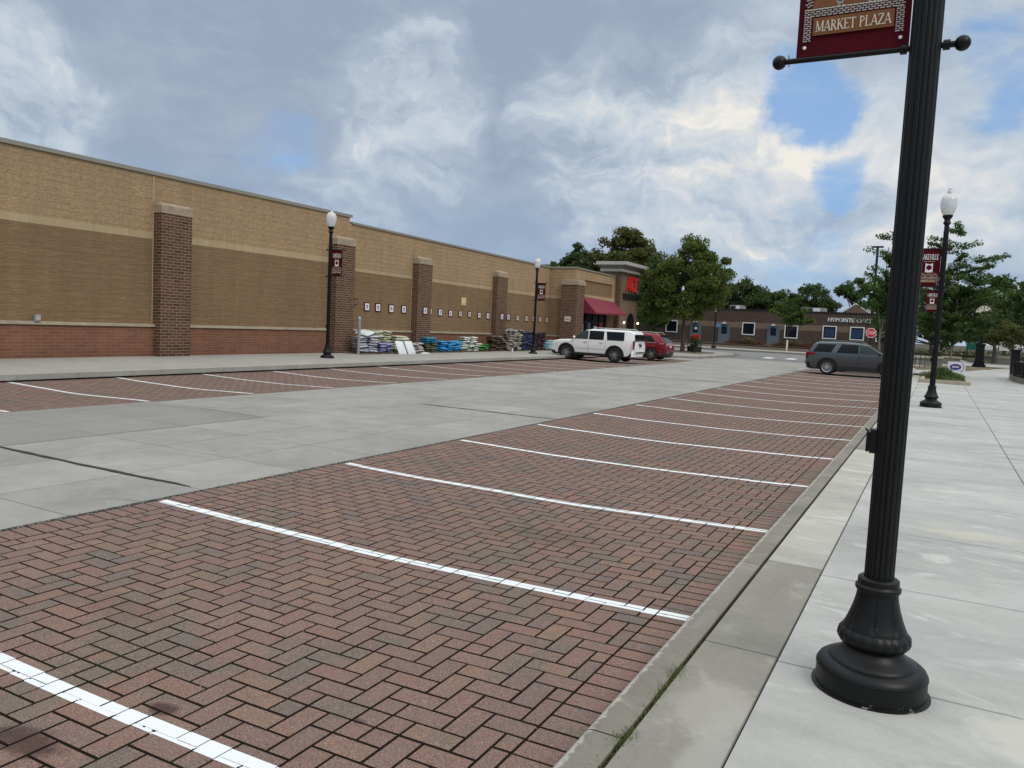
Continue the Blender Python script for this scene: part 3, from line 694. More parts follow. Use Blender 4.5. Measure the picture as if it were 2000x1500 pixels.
# return and awning bay
BX = -21.4
box('return_wall', 'block_lo', ST, -23.4, BX, 48.0, 48.3, 1.2, 3.67); box('plinth', 'plinth', ST, -23.4, BX+.03, 47.96, 48.3, .1, 1.12)
box('ledge', 'stone', ST, -23.4, BX+.05, 47.92, 48.3, 1.12, 1.2)
box('smooth_band', 'band', ST, -23.4, BX+.004, 47.995, 48.3, 3.67, 3.84); box('return_wall', 'block_hi', ST, -23.4, BX, 48.0, 48.3, 3.84, 5.68)
tiltbox('coping', 'coping', 47.94, 55.3, 5.68, 5.78, 5.62, 5.71, BX+.06, xb=-23.3)
# wall front of bay: frame around recessed panel
box('bay_wall', 'block_hi', ST, -22.2, BX, 48.3, 55.3, 5.02, 5.66); box('bay_wall', 'block_hi', ST, -22.2, BX, 48.3, 49.2, 3.95, 5.02)
box('bay_wall', 'block_hi', ST, -22.2, BX, 54.7, 55.3, 3.95, 5.02); box('bay_panel', 'block_lo', ST, -22.2, BX-.09, 49.2, 54.7, 4.04, 5.02)
box('smooth_band', 'band', ST, -22.2, BX+.03, 49.0, 55.3, 3.72, 4.04); box('bay_wall', 'block_lo', ST, -22.2, BX, 54.0, 55.3, .1, 3.72)
box('bay_wall', 'band', ST, -22.2, BX+.01, 48.95, 49.25, .1, 3.72)
pb = box('pilaster', 'brick', ST, -22.25, -21.10, 47.74, 48.95, .1, 4.58); box('pilaster_cap', 'cap', pb, -22.29, -21.06, 47.70, 48.99, 4.58, 4.86); box('pilaster_cap', 'stone', pb, -22.22, -21.12, 47.76, 48.93, 4.86, 4.95)
sw = box('storefront_window', 'winglass', ST, -22.0, BX-.15, 49.25, 54.0, .7, 3.3)
mm = MB()
for yy in (49.3, 50.4, 51.6, 52.8, 53.95): mm.box(BX-.15, BX-.08, yy-.035, yy+.035, .6, 3.3)
for z in (.65, 2.2): mm.box(BX-.15, BX-.085, 49.3, 54, z-.03, z+.03)
mm.build('mullion', 'black2', sw)
db = MB()
for yy, z0, c in ((49.8, .9, 'white'), (51.1, 1.0, 'doorblue'), (52.2, .8, 'white'), (53.3, 1.1, 'red')): box('window_display', c, sw, BX-.149, BX-.147, yy-.28, yy+.25, z0+.3, z0+1.15)
box('stall_riser', 'plinth', ST, -22.0, BX-.05, 49.25, 54.0, .1, .62)
# awning
aw = MB(); a0, a1 = 49.15, 55.0; xo = -20.25
aw.add([(BX+.03, a0, 3.93), (BX+.03, a1, 3.78), (xo, a1-.1, 2.93), (xo, a0-.1, 2.85), (BX+.03, a0, 2.80), (BX+.03, a1, 2.86), (xo, a0-.1, 2.75), (xo, a1-.1, 2.82)],
       [(0, 3, 2, 1), (0, 4, 6, 3), (1, 2, 7, 5), (3, 6, 7, 2)])
aw.build('awning', 'awn', ST, fixn=False)
# tower
tw = box('tower', 'brick_tower', ST, -22.35, -21.0, 55.25, 59.3, .1, 6.05)
box('cornice', 'cornice', tw, -22.55, -20.75, 55.0, 59.55, 6.05, 6.24)
c2 = MB().add([(-22.55,55.05,6.24),(-20.8,55.05,6.24),(-20.8,59.5,6.24),(-22.55,59.5,6.24),(-22.75,54.75,6.52),(-20.45,54.75,6.52),(-20.45,59.8,6.52),(-22.75,59.8,6.52)],[(0,1,5,4),(1,2,6,5),(2,3,7,6),(3,0,4,7),(4,5,6,7)]).build('cornice', 'cornice_dk', tw)
box('cornice', 'cornice', tw, -22.8, -20.40, 54.70, 59.85, 6.52, 6.76)
box('corner_quoin', 'brick', tw, -21.3, -20.985, 55.235, 55.6, .1, 6.04)
# arch doorway (flat panel painted near black for the shade of the recess)
ap = [(57.0, .15), (58.55, .15)]+[(57.775+.775*math.cos(R(t)), 2.35+.72*math.sin(R(t))) for t in range(0, 181, 15)]
MB().add([(-20.99, y, z) for y, z in ap]+[(-20.96, y, z) for y, z in ap], [tuple(range(len(ap), 2*len(ap)))]).build('arched_door', glass('doorway', (.004, .003, .003), .95), tw)
for yy in (55.95, 59.0):
    l = MB().box(-21.0, -20.85, yy-.04, yy+.04, 2.36, 2.42).build('wall_lamp', 'black2', tw)
    em, gg, b_ = newmat('lamp_glow', .5); b_.inputs['Emission Color'].default_value = (1, .85, .6, 1); b_.inputs['Emission Strength'].default_value = 2.5
    MB().sphere((-20.8, yy, 2.32), .09).build('lamp_globe', em, l, smooth=True)
lt = MB()
lettering(lt, 'ACE', (-20.985, 56.35, 4.72), (0, 1, 0), (0, 0, 1), 2.45, 1.05, .10, .12, 2.3, False)
lt.build('sign_letters', 'red', tw)
sb = box('sign_board', 'black2', tw, -20.99, -20.86, 55.85, 59.1, 4.12, 4.5)
# back parapet of the store
box('back_parapet', 'coping', ST, -34, -25.6, 62, 62.3, 5.4, 5.95)
# security light box
o = thing('wall_light', 'small grey box light on ledge of the leftmost wall bay', 'wall light', (-23.2, 13.69, 1.275)); box('housing', 'greymetal', o, -.06, .06, -.09, .09, 0, .2, bevel=.01); box('lens', 'cornice', o, .06, .07, -.06, .06, .03, .16)
box('side_door_handle', 'black2', None, 0, 1, 0, 1, 0, 1); bpy.data.objects.remove(bpy.data.objects['side_door_handle'])
o = MB().tube([(-23.28, 27.95, 2.35), (-23.1, 27.95, 2.35), (-23.1, 27.95, 2.62), (-23.28, 27.95, 2.62)], .022).build('wall_bracket', 'black2'); tag(o, 'dark bent pipe bracket on wall just right of pilaster', 'bracket')
o = MB().lathe([(.07, 0), (.07, 1.55), (.085, 1.56), (.085, 1.62), (.06, 1.68), (.01, 1.71)], 16, c=(-22.3, 26.86+.0, .15)); o = o.build('vent_pipe', 'greymetal', smooth=True); tag(o, 'upright pale grey metal pipe standing beside second dark pilaster', 'pipe')
o.location = (0.25, 0, 0)

# framed number notices
SG = [('n', 28.86, 2.31, .20, 0), ('n', 29.67, 2.31, .20, 0), ('n', 30.7, 2.29, .20, 0), ('n', 31.71, 2.30, .20, 0), ('p', 33.0, 2.29, .19, 0), ('n', 33.98, 2.28, .19, 1), ('n', 34.94, 2.26, .19, 0), ('n', 35.93, 2.24, .17, 0),
      ('n', 36.92, 2.25, .17, 1), ('n', 37.89, 2.25, .17, 1), ('n', 38.96, 2.23, .17, 0), ('n', 39.95, 2.23, .19, 0), ('p', 40.95, 2.23, .19, 0), ('n', 42.44, 2.23, .19, 0), ('n', 43.65, 2.21, .19, 1), ('n', 44.83, 2.21, .19, 1), ('n', 45.85, 2.21, .19, 1), ('n', 46.82, 2.20, .19, 1), ('n', 47.8, 2.20, .19, 1)]
ordn = ['nearest to the vent pipe', 'second from the vent pipe', 'third from the vent pipe', 'fourth from the vent pipe, before the third pilaster', 'on the face of the third pilaster', 'just right of the third pilaster', 'second to the right of third pilaster', 'third to the right of third pilaster', 'below left of the larger cream sign', 'below right of the larger cream sign', 'second to the left of fourth pilaster', 'just left of the fourth pilaster', 'on the face of the fourth pilaster', 'just right of the fourth pilaster', 'second to the right of fourth pilaster', 'third to the right of fourth pilaster', 'partly behind the lamp post', 'just right of the lamp post', 'last one, nearest the inner corner']
for (k, yy, z, s, cr_), w in zip(SG, ordn):
    x = WX+.002 if k == 'n' else -22.918
    t = thing('notice', 'small %s notice in dark red frame, %s' % ('cream' if cr_ else 'white', w), 'notice', (x, yy, z), 0, 'framed notices along the store wall')
    box('frame', 'maroon', t, 0, .03, -s, s, -s*1.0, s*1.0); box('paper', 'cream' if cr_ else 'white', t, .03, .036, -s*.74, s*.74, -s*.78, s*.78)
    m_ = MB(); m_.box(.0362, .0372, -s*.3, s*.3, 0, s*.4).box(.0362, .0372, -s*.35, s*.35, -s*.4, -s*.15); m_.build('print', 'purple', t)
t = thing('notice', 'larger cream square sign high on the wall between third and fourth pilasters', 'notice', (WX+.002, 37.23, 2.95)); box('frame', 'yellow', t, 0, .03, -.24, .24, -.22, .22); box('print', 'cream', t, .03, .034, -.12, .12, -.1, .1)
t = thing('notice', 'cream rectangular sign on the wide corner pilaster', 'notice', (-21.7, 47.735, 2.33)); box('board', 'cream', t, -.22, .22, -.03, 0, -.17, .17); box('print', 'orange', t, -.13, .13, -.034, -.03, -.05, .0)

# ------------------------------------------------------------------ street lamps
def flute(n, amp):
    def fn(a, r, z): return 1-amp*(abs(math.sin(a*n/2))**.0 if False else (1-abs(math.sin(a*n/2))))
    return fn
def lamp_base_mod(a, r, z):
    if .325 <= z <= .50:
        q = (a*8/(2*math.pi)) % 1; d = min(q, 1-q)
        return 1 if d > .07 else .965
    if .235 <= z <= .31: return 1-.035*(1-abs(math.sin(a*10)))
    return 1
def shaft_mod(a, r, z): return 1-.085*(1-abs(math.sin(a*8))**.7)
BANN = {}
def banner(par, side, name='banner', z0=3.185, zt=4.185):
    """banner cloth hanging between two arms; side=-1 reaches to -x"""
    xa, xb = (-.593, -.073) if side < 0 else (.073, .593)
    w = xb-xa; rows = []
    H = zt-z0
    for i in range(15):
        z = z0+H*i/14; row = []
        for k in range(9):
            x = xa+w*k/8; row.append((x, .006*math.sin(i*.9+k*.35)*math.sin(math.pi*i/14), z))
        rows.append(row)
    cl = MB().grid(rows); back = [[(x, y+.006, z) for x, y, z in r_] for r_ in rows]; cl.grid(back)
    t_par = par; c = cl.build(name, 'maroon', par, smooth=True, fixn=False)
    Y = -.0085
    X = lambda u: xa+w*u
    Zf = lambda v: z0+H*v
    p = MB().box(X(.14), X(.86), Y, Y+.001, Zf(.112), Zf(.198)); p.build('orange_panel', 'orange', c)
    t = MB(); lettering(t, 'MARKET PLAZA', (X(.165), Y-.001, Zf(.128)), (1, 0, 0), (0, 0, 1), w*.67, H*.052, .001); t.build('lettering', 'cream', c)
    # brick pattern strips
    bk = MB(); bw, bh = w*.040, H*.0065
    def brow(u0, u1, v0, v1, y=Y):
        v = v0; k = 0; dv = .0105
        while v < v1:
            u = u0-(.026 if k % 2 else 0)
            while u < u1:
                a, b_ = max(u, u0), min(u+.040, u1)
                if b_-a > .008: bk.box(X(a), X(b_), y, y+.001, Zf(v), Zf(v)+bh)
                u += .052
            v += dv; k += 1
    brow(.055, .125, .085, .205); brow(.875, .945, .085, .205); brow(.055, .945, .205, .237)
    for cu in (.235, .51, .785):
        for rr_ in (0, 1, 2):
            rad = .128+.013*rr_*1.6
            n = 16
            for i in range(n):
                a = math.pi*(i+(.5 if rr_ % 2 else 0))/n
                if a > math.pi: continue
                u, v = cu+rad*math.cos(a), .247+rad*math.sin(a)*w/H*1.25
                if abs(u-.5) < .46: bk.box(X(u)-.007, X(u)+.007, Y, Y+.001, Zf(v)-.003, Zf(v)+.003)
    bk.build('brick_pattern', 'pale_ink', c)
    ar = MB(); ln = MB()
    for cu in (.235, .51, .785):
        pts = [(X(cu+.112*math.cos(R(t_))), Y, Zf(.247+.112*w/H*1.25*math.sin(R(t_)))) for t_ in range(0, 181, 15)]
        ar.add(pts, [tuple(range(len(pts)))])
    ar.build('arch', 'orange', c, fixn=False)
    ln.box(X(.055), X(.945), Y-.0004, Y+.001, Zf(.240), Zf(.244)); ln.build('rule_line', 'cream', c); MB().box(X(.24), X(.76), Y, Y+.001, Zf(.665), Zf(.673)).build('rule_line', 'cream', c)
    em = MB().box(X(.34), X(.68), Y, Y+.001, Zf(.38), Zf(.62)); ebo = em.build('emblem', 'white', c)
    fl = MB()
    for i in range(6):
        a = R(60*i+30); fl.sphere((X(.51)+w*.085*math.cos(a), Y-.001, Zf(.505)+w*.085*math.sin(a)), w*.055, 8, 6, 1, .05, 1)
    fl.sphere((X(.51), Y-.0012, Zf(.505)), w*.06, 8, 6, 1, .05, 1); fl.box(X(.40), X(.62), Y-.001, Y, Zf(.60), Zf(.622)); fl.build('flower', 'maroon', ebo)
    t = MB(); lettering(t, 'LAKEVILLE', (X(.12), Y-.001, Zf(.715)), (1, 0, 0), (0, 0, 1), w*.80, H*.14, .001, bold=1.15); t.build('lettering', 'white', c)
    hb = MB()
    for u in (.075, .925): hb.sphere((X(u), Y, Zf(.055)), .009, 8, 6, 1, .3, 1)
    hb.build('grommet', 'white', c)
    # arms
    for z in (z0-.002, zt+.002):
        a = MB().tube([(0, 0, z), (.655*side, 0, z)], .014, 10); a.build('banner_arm', 'black', t_par, smooth=True)
        MB().sphere((.674*side, 0, z), .036, 14, 10).build('ball_finial', 'black', t_par, smooth=True); MB().sphere((-.156*side, 0, z), .036, 14, 10).build('ball_finial', 'black', t_par, smooth=True)
        MB().tube([(0, 0, z), (-.14*side, 0, z)], .015, 10).build('arm_stub', 'black', t_par, smooth=True); MB().tube([(-.075*side, 0, z), (-.105*side, 0, z)], .024, 10).build('arm_collar', 'black', t_par, smooth=True)
        MB().tube([(.078*side, 0, z), (.108*side, 0, z)], .024, 10).build('arm_collar', 'black', t_par, smooth=True)
    MB().tube([(.625*side, .0, z0-.03), (.63*side, 0, z0+.03)], .0025, 5).build('cotter_pin', 'black', t_par)
def street_lamp(label, loc, side, scale=1.0, chips=True):
    t = thing('street_lamp', label, 'street lamp', loc, 0, 'black lamp posts with banners', scale)
    base = MB().lathe([(.279, 0), (.279, .008), (.262, .012), (.260, .100), (.264, .104), (.262, .112), (.252, .130), (.234, .143), (.216, .149), (.208, .150), (.205, .157), (.190, .167), (.165, .182), (.147, .199), (.138, .215), (.140, .224), (.152, .232), (.168, .248), (.175, .268), (.172, .290), (.160, .306), (.150, .314), (.149, .321), (.143, .332), (.128, .37), (.112, .42), (.100, .47), (.095, .510)], 160, lamp_base_mod)
    bo = base.build('base', 'black', t, smooth=True, angle=35)
    MB().lathe([(.095, .508), (.104, .512), (.108, .522), (.107, .534), (.098, .541), (.096, .546), (.098, .552), (.097, .570), (.088, .578), (.068, .580)], 48).build('collar', 'black', t, smooth=True)
    MB().lathe([(.0705, .57), (.0705, 1.5), (.070, 2.6), (.069, 3.6), (.068, 4.30)], 128, shaft_mod, cap=False).build('shaft', 'black', t, smooth=True, angle=80)
    MB().lathe([(.068, 4.28), (.078, 4.30), (.078, 4.33), (.066, 4.34), (.062, 4.56), (.068, 4.62), (.060, 4.66), (.058, 4.80), (.085, 4.83), (.095, 4.86), (.075, 4.90), (.070, 4.94), (.105, 4.99), (.125, 5.03), (.125, 5.05), (.10, 5.055)], 32).build('neck', 'black', t, smooth=True)
    gl = MB().lathe([(.10, 5.05), (.125, 5.08), (.165, 5.17), (.192, 5.28), (.197, 5.38), (.185, 5.47), (.15, 5.54), (.09, 5.585), (.05, 5.60), (.045, 5.62), (.06, 5.65), (.055, 5.68), (.03, 5.69), (.02, 5.71), (.045, 5.74), (.01, 5.73)], 32).build('globe', 'globe', t, smooth=True)
    bx = MB().box(-.095, -.06, -.028, .028, 1.205, 1.325); bx.build('outlet_box', 'black', t, bevel=.004)
    MB().box(-.112, -.097, -.024, .024, 1.21, 1.31).build('outlet_cover', 'black', t, bevel=.004); MB().tube([(-.104, 0, 1.31), (-.120, 0, 1.325)], .005, 6).build('cover_latch', 'black', t)
    banner(t, side)
    return t
L0 = street_lamp('nearest black fluted lamp post, its banner cut off at the top of the view', (-.170, 4.336, .15), -1, 1.0)
dup(L0, (-.06, 24.7, .15), None, 'second black lamp post standing alone on right sidewalk with banner', None, 1.04)
dup(L0, (-.10, 42.6, .15), None, 'distant black lamp post behind the second one, standing at the planter', None, 1.02)
L1 = street_lamp('black lamp post in front of second brick pilaster beside the store sidewalk', (-20.64, 23.3, .15), 1, 1.0, False)
dup(L1, (-20.12, 39.8, .15), None, 'black lamp post by the dark bag stacks, left of the white car', None, .965)

# ------------------------------------------------------------------ cars
def lerp(tab, x):
    if x <= tab[0][0]: return tab[0][1]
    for (a, b), (c, d) in zip(tab, tab[1:]):
        if x <= c:
            t = (x-a)/(c-a); return b+(d-b)*t
    return tab[-1][1]
def smooth_tab(tab, n=3):
    return tab
def car(name, label, cat_mat, L, Wd, top, belt, tumble, wx, wr, sill, sides, rear, loc, rz, opts):
    t = thing(name, label, 'car', loc, rz, 'parked cars')
    hw = Wd/2; H = max(z for _, z in top); ra = wr+.075
    def plan(x):
        q = abs(2*x/L); return 1-.13*q**7-.03*q**2
    def sy(x, z):
        w = hw*plan(x)
        if z > belt: w -= tumble*((z-belt)/(H-belt))**1.25
        else:
            w -= .075*max(0, (belt-.28-z)/(belt-.28-sill))**1.25
        return w
    def zl(x):
        z = sill+max(0, abs(x)-L*.40)*.35
        for c in wx:
            d = abs(x-c)
            if d < ra: z = max(z, wr+math.sqrt(ra*ra-d*d))
        return z
    xs = [-L/2+L*i/150 for i in range(151)]
    extra = [x for x, _ in top]+[c+s*ra*.999 for c in wx for s in (-1, 1)]+[c+s*ra*k for c in wx for s in (-1, 1) for k in (.97, .9)]
    xs = sorted(set(round(x, 4) for x in xs+extra if -L/2 <= x <= L/2))
    rowsL = []
    for x in xs:
        tz = lerp(top, x); b0 = min(zl(x), tz-.05); rr_ = min(.10, (tz-b0)*.45); zs = tz-rr_; pts = []
        for i in range(15): z = b0+(zs-b0)*i/14; pts.append((x, sy(x, z), z))
        w = sy(x, zs)
        for i in range(1, 9):
            a = math.pi/2*i/8; pts.append((x, w*math.cos(a)**.30 if i < 8 else 0, zs+rr_*math.sin(a)**.9))
        rowsL.append(pts)
    full = [[(x, -y, z) for x, y, z in p]+[(x, y, z) for x, y, z in reversed(p[:-1])] for p in rowsL]
    b = MB().grid(full); n = len(full[0])
    b.f.append(tuple(range(n))); b.f.append(tuple((len(full)-1)*n+i for i in range(n)))
    body = b.build('body', cat_mat, t, smooth=True, angle=32)
    # dark underbody and wheel wells
    MB().box(-L/2+.25, L/2-.25, -hw+.13, hw-.13, sill-.08, sill+.25).build('underbody', 'black2', t)
    for c in wx:
        MB().box(c-ra+.02, c+ra-.02, -hw+.10, hw-.10, sill, wr+ra*.97).build('wheel_well', 'black2', t)
    def patch(nm, m, x0, x1, zb, zt, off=.012, sidesel=(-1, 1), nx=10, nz=7, slant0=0, slant1=0):
        """slant: x shift at the top of the front/rear edges"""
        for s in sidesel:
            rows = []
            for i in range(nx+1):
                row = []
                for k in range(nz+1):
                    v = k/nz; xa, xb = x0+slant0*v, x1+slant1*v; x = xa+(xb-xa)*i/nx
                    z = lerp(zb, x)+(lerp(zt, x)-lerp(zb, x))*v
                    row.append((x, s*(sy(x, z)+off), z))
                rows.append(row)
            MB().grid(rows).build(nm, m, t, smooth=True, fixn=False)
    for (m, x0, x1, zb, zt, s0, s1) in sides: patch('side_window', m, x0, x1, [(0, zb)], [(0, zt)] if not isinstance(zt, list) else zt, slant0=s0, slant1=s1)
    # windshield and rear glass on the top surface
    for nm, xa, xb, yw in opts['screens']:
        rows = []
        for i in range(9):
            x = xa+(xb-xa)*i/8; tz = lerp(top, x); rr_ = min(.10, (tz-zl(x))*.45); w = sy(x, tz-rr_)*yw
            dxz = Vector((-(lerp(top, x+.01)-lerp(top, x-.01)), 0, .02)).normalized()*.012
            rows.append([(x+dxz.x, w*k/4, tz+dxz.z-.012*abs(k/4)**3) for k in range(-4, 5)])
        MB().grid(rows).build(nm, 'glass', t, smooth=True, fixn=False)
    # seams
    for x in opts['seams']:
        sm = MB()
        for s in (-1, 1):
            pts = [(x, s*(sy(x, z)+.002), z) for z in [sill+.06+(belt-sill-.04)*i/8 for i in range(9)]]
            sm.grid([[(px_-.006, py_, pz_) for px_, py_, pz_ in pts], [(px_+.006, py_, pz_) for px_, py_, pz_ in pts]])
        sm.build('door_seam', 'black2', t, fixn=False)
    for x in opts['handles']:
        for s in (-1, 1):
            z = belt-.13; yy = s*(sy(x, z)+.02); MB().box(x-.1, x+.1, yy-.014, yy+.014, z-.015, z+.015).build('door_handle', opts.get('hm', 'silver'), t, bevel=.005)
    # cladding
    for s in (-1, 1):
        z = sill; cl = MB().box(wx[0]+ra, wx[1]-ra, s*(hw-.03)-.02, s*(hw-.03)+.02, sill-.06, sill+opts.get('rocker', .08)); cl.build('rocker_panel', 'black2', t, bevel=.01)
        if opts.get('flare'):
            for c in wx:
                fb = MB(); P1 = []; P2 = []
                for a in range(-8, 189, 7):
                    for lst, rad in ((P1, ra-.01), (P2, ra+.065)):
                        x = c+rad*math.cos(R(a)); z = max(wr+rad*math.sin(R(a)), sill-.05); lst.append((x, s*(sy(x, max(z, sill))+.014), z))
                fb.grid([P1, P2]); fb.build('fender_flare', 'black2', t, smooth=True, fixn=False)
    # bumpers
    for e_, hgt in ((-1, opts['bump'][0]), (1, opts['bump'][1])):
        rows = []
        for z, o_ in ((sill-.06, -.10), (sill, .0), (hgt-.04, .03), (hgt, .0)):
            rows.append([(e_*(L/2+o_-.16*abs(k/8)**4-.02), hw*.97*k/8*(1 if abs(k) < 8 else 1.0), z) for k in range(-8, 9)])
        MB().grid(rows).build('bumper', opts['bm'][0 if e_ < 0 else 1], t, smooth=True, fixn=False)
    # lights, plate, rear glass panels on the near-vertical tail
    for it in rear: 
        nm, m, x, y0, y1, z0, z1 = it
        MB().box(x-.03, x+.03, y0, y1, z0, z1).build(nm, m, t, bevel=.006)
    for it in opts.get('sidebits', []):
        nm, m, x0, x1, z0, z1 = it; patch(nm, m, x0, x1, [(0, z0)], [(0, z1)], off=.014, nx=4, nz=3)
    # mirrors
    mx, mz = opts['mirror']
    for s in (-1, 1): MB().sphere((mx, s*(hw+.06), mz), .1, 10, 8, .7, 1.1, .75).build('wing_mirror', opts.get('mm', cat_mat), t, smooth=True)
    if opts.get('rails'):
        x0, x1 = opts['rails']
        for s in (-1, 1):
            yy = s*(sy(0, H)-.10); MB().tube([(x0, yy, lerp(top, x0)-.01), (x0+.12, yy, H+.045), (x1-.12, yy, H+.045), (x1, yy, lerp(top, x1)-.01)], .018, 6).build('roof_rail', opts.get('rm', 'black2'), t, smooth=True)
    # wheels
    for c in wx:
        for s in (-1, 1):
            w = bpy.data.objects.new('wheel', None); COL.objects.link(w); w.parent = t; w.location = (c, s*(hw-.13), wr)
            prof = [(wr*.66, -.11), (wr*.90, -.12), (wr*.985, -.10), (wr, -.06), (wr, .06), (wr*.985, .10), (wr*.90, .12), (wr*.66, .11)]
            ty = MB().lathe(prof, 40, cap=False).xf(Matrix.Rotation(R(90), 4, 'X')); ty.build('tyre', 'tyre', w, smooth=True)
            yo = s*.085
            rim = MB().lathe([(wr*.67, -.10), (wr*.67, .10), (wr*.60, .085), (wr*.60, -.085)], 32, cap=False).xf(Matrix.Rotation(R(90), 4, 'X'))
            ns = opts.get('spokes', 6)
            for k in range(ns):
                a = 2*math.pi*k/ns; ca, sa = math.cos(a), math.sin(a)
                wd_ = wr*.10
                for dd in (-1, 1):
                    p0 = (ca*wr*.12-sa*wd_*.3*dd, 0, sa*wr*.12+ca*wd_*.3*dd); p1 = (ca*wr*.64-sa*wd_*1.25*dd, 0, sa*wr*.64+ca*wd_*1.25*dd)
                    nx_, nz_ = -sa*wd_*.42, ca*wd_*.42
                    rim.add([(p0[0]-nx_, yo-s*.0, p0[2]-nz_), (p1[0]-nx_, yo, p1[2]-nz_), (p1[0]+nx_, yo, p1[2]+nz_), (p0[0]+nx_, yo, p0[2]+nz_),
                             (p0[0]-nx_, yo-s*.03, p0[2]-nz_), (p1[0]-nx_, yo-s*.03, p1[2]-nz_), (p1[0]+nx_, yo-s*.03, p1[2]+nz_), (p0[0]+nx_, yo-s*.03, p0[2]+nz_)], [(0,1,2,3),(4,5,6,7),(0,1,5,4),(1,2,6,5),(2,3,7,6),(3,0,4,7)])
            hub = MB().lathe([(wr*.17, -.01), (wr*.15, .02)], 16).xf(Matrix.Rotation(R(90), 4, 'X')).xf(Matrix.Translation((0, yo, 0)))
            rim.v, rim.f = rim.v+hub.v, rim.f+[tuple(i+len(rim.v) for i in q) for q in hub.f]
            rim.build('rim', opts['rim'], w)
            MB().lathe([(wr*.59, -.02), (wr*.59, .02)], 24).xf(Matrix.Rotation(R(90), 4, 'X')).xf(Matrix.Translation((0, s*.02, 0))).build('brake_disc', 'black2', w)
    return t
MT['rimA'] = simple('alloy_bright', (.50, .51, .52), .3, .8, .05); MT['rimB'] = simple('alloy_dark', (.34, .345, .35), .35, .6, .05)
MT['tail'] = simple('tail_lens', (.22, .008, .012), .15, 0, .05); MT['headl'] = glass('headlamp', (.35, .37, .38), .08)
white = carpaint('white_paintwork', (.86, .87, .87), 0); redp = carpaint('red_paintwork', (.24, .005, .014), .35); greyp = carpaint('grey_paintwork', (.085, .105, .118), .6)
# large white SUV: local +x is the front
car('parked_car', 'big white boxy SUV parked nose to the store sidewalk', white, 5.15, 2.0,
    [(-2.575, .62), (-2.55, 1.0), (-2.52, 1.12), (-2.44, 1.66), (-2.36, 1.755), (-2.1, 1.79), (-.6, 1.805), (.05, 1.785), (.42, 1.71), (1.12, 1.21), (1.25, 1.17), (2.0, 1.12), (2.36, 1.05), (2.48, .95), (2.55, .75), (2.575, .55)],
    1.17, .13, 'x' and (-1.42, 1.50), .40, .36,
    [('glass2', .18, 1.06, 1.20, 1.68, .0, -.62), ('glass', -.76, .12, 1.20, 1.68, .0, .0), ('glass', -1.95, -.98, 1.20, 1.67, .02, .10)],
    [('tail_light', 'tail', -2.51, -.985, -.80, .78, 1.24), ('tail_light', 'tail', -2.51, .80, .985, .78, 1.24), ('rear_window', 'glass', -2.515, -.72, .72, 1.22, 1.58), ('licence_plate', 'navy', -2.56, -.16, .16, .90, 1.02), ('tailgate_trim', 'silver', -2.57, -.35, .35, 1.06, 1.11), ('bumper_insert', 'black2', -2.60, -.7, .7, .56, .62), ('headlight', 'headl', 2.43, -.96, -.62, .84, 1.0), ('headlight', 'headl', 2.43, .62, .96, .84, 1.0), ('grille', 'black2', 2.56, -.6, .6, .6, .98)],
    (-17.08, 41.85, 0), math.pi, dict(screens=[('windshield', .46, 1.08, .90)], seams=[1.12, .15, -.87], handles=[.33, -.62], flare=True, bump=(.74, .72), bm=[white, white], mirror=(1.0, 1.28), rails=(-2.1, -.1), rim='rimB', spokes=6, sidebits=[('mud_trim', 'silver', -.8, 1.05, .66, .68)], rm='silver'))
car('parked_car', 'dark red SUV with black rear glass parked beyond the white SUV', redp, 4.76, 1.92,
    [(-2.38, .62), (-2.34, .95), (-2.27, 1.08), (-1.98, 1.45), (-1.80, 1.60), (-1.5, 1.645), (-.6, 1.67), (.1, 1.63), (.4, 1.55), (1.15, 1.12), (1.3, 1.08), (1.9, .98), (2.2, .86), (2.32, .72), (2.38, .5)],
    1.08, .20, (-1.42, 1.42), .37, .30,
    [('glass', .15, 1.05, 1.12, 1.52, .0, -.62), ('glass', -.72, .1, 1.12, 1.54, .0, .0), ('glass', -1.65, -.80, 1.12, 1.50, .30, .0)],
    [('tail_light', 'tail', -2.24, -.93, -.50, .98, 1.10), ('tail_light', 'tail', -2.24, .50, .93, .98, 1.10), ('licence_plate', 'white', -2.33, -.16, .16, .80, .92), ('headlight', 'headl', 2.2, .55, .9, .72, .84), ('headlight', 'headl', 2.2, -.9, -.55, .72, .84)],
    (-16.95, 47.75, .02), math.pi, dict(screens=[('windshield', .45, 1.12, .9), ('rear_window', -2.25, -1.84, .88)], seams=[1.1, .12, -.78], handles=[.3, -.6], flare=False, bump=(.60, .6), bm=['black2', redp], mirror=(.95, 1.15), rails=(-1.7, .1), rim='rimA', spokes=5, sidebits=[('rear_reflector', 'silver', -2.2, -1.9, 1.02, 1.06), ('window_trim', 'silver', -1.68, 1.0, 1.085, 1.105)], rm='silver'))
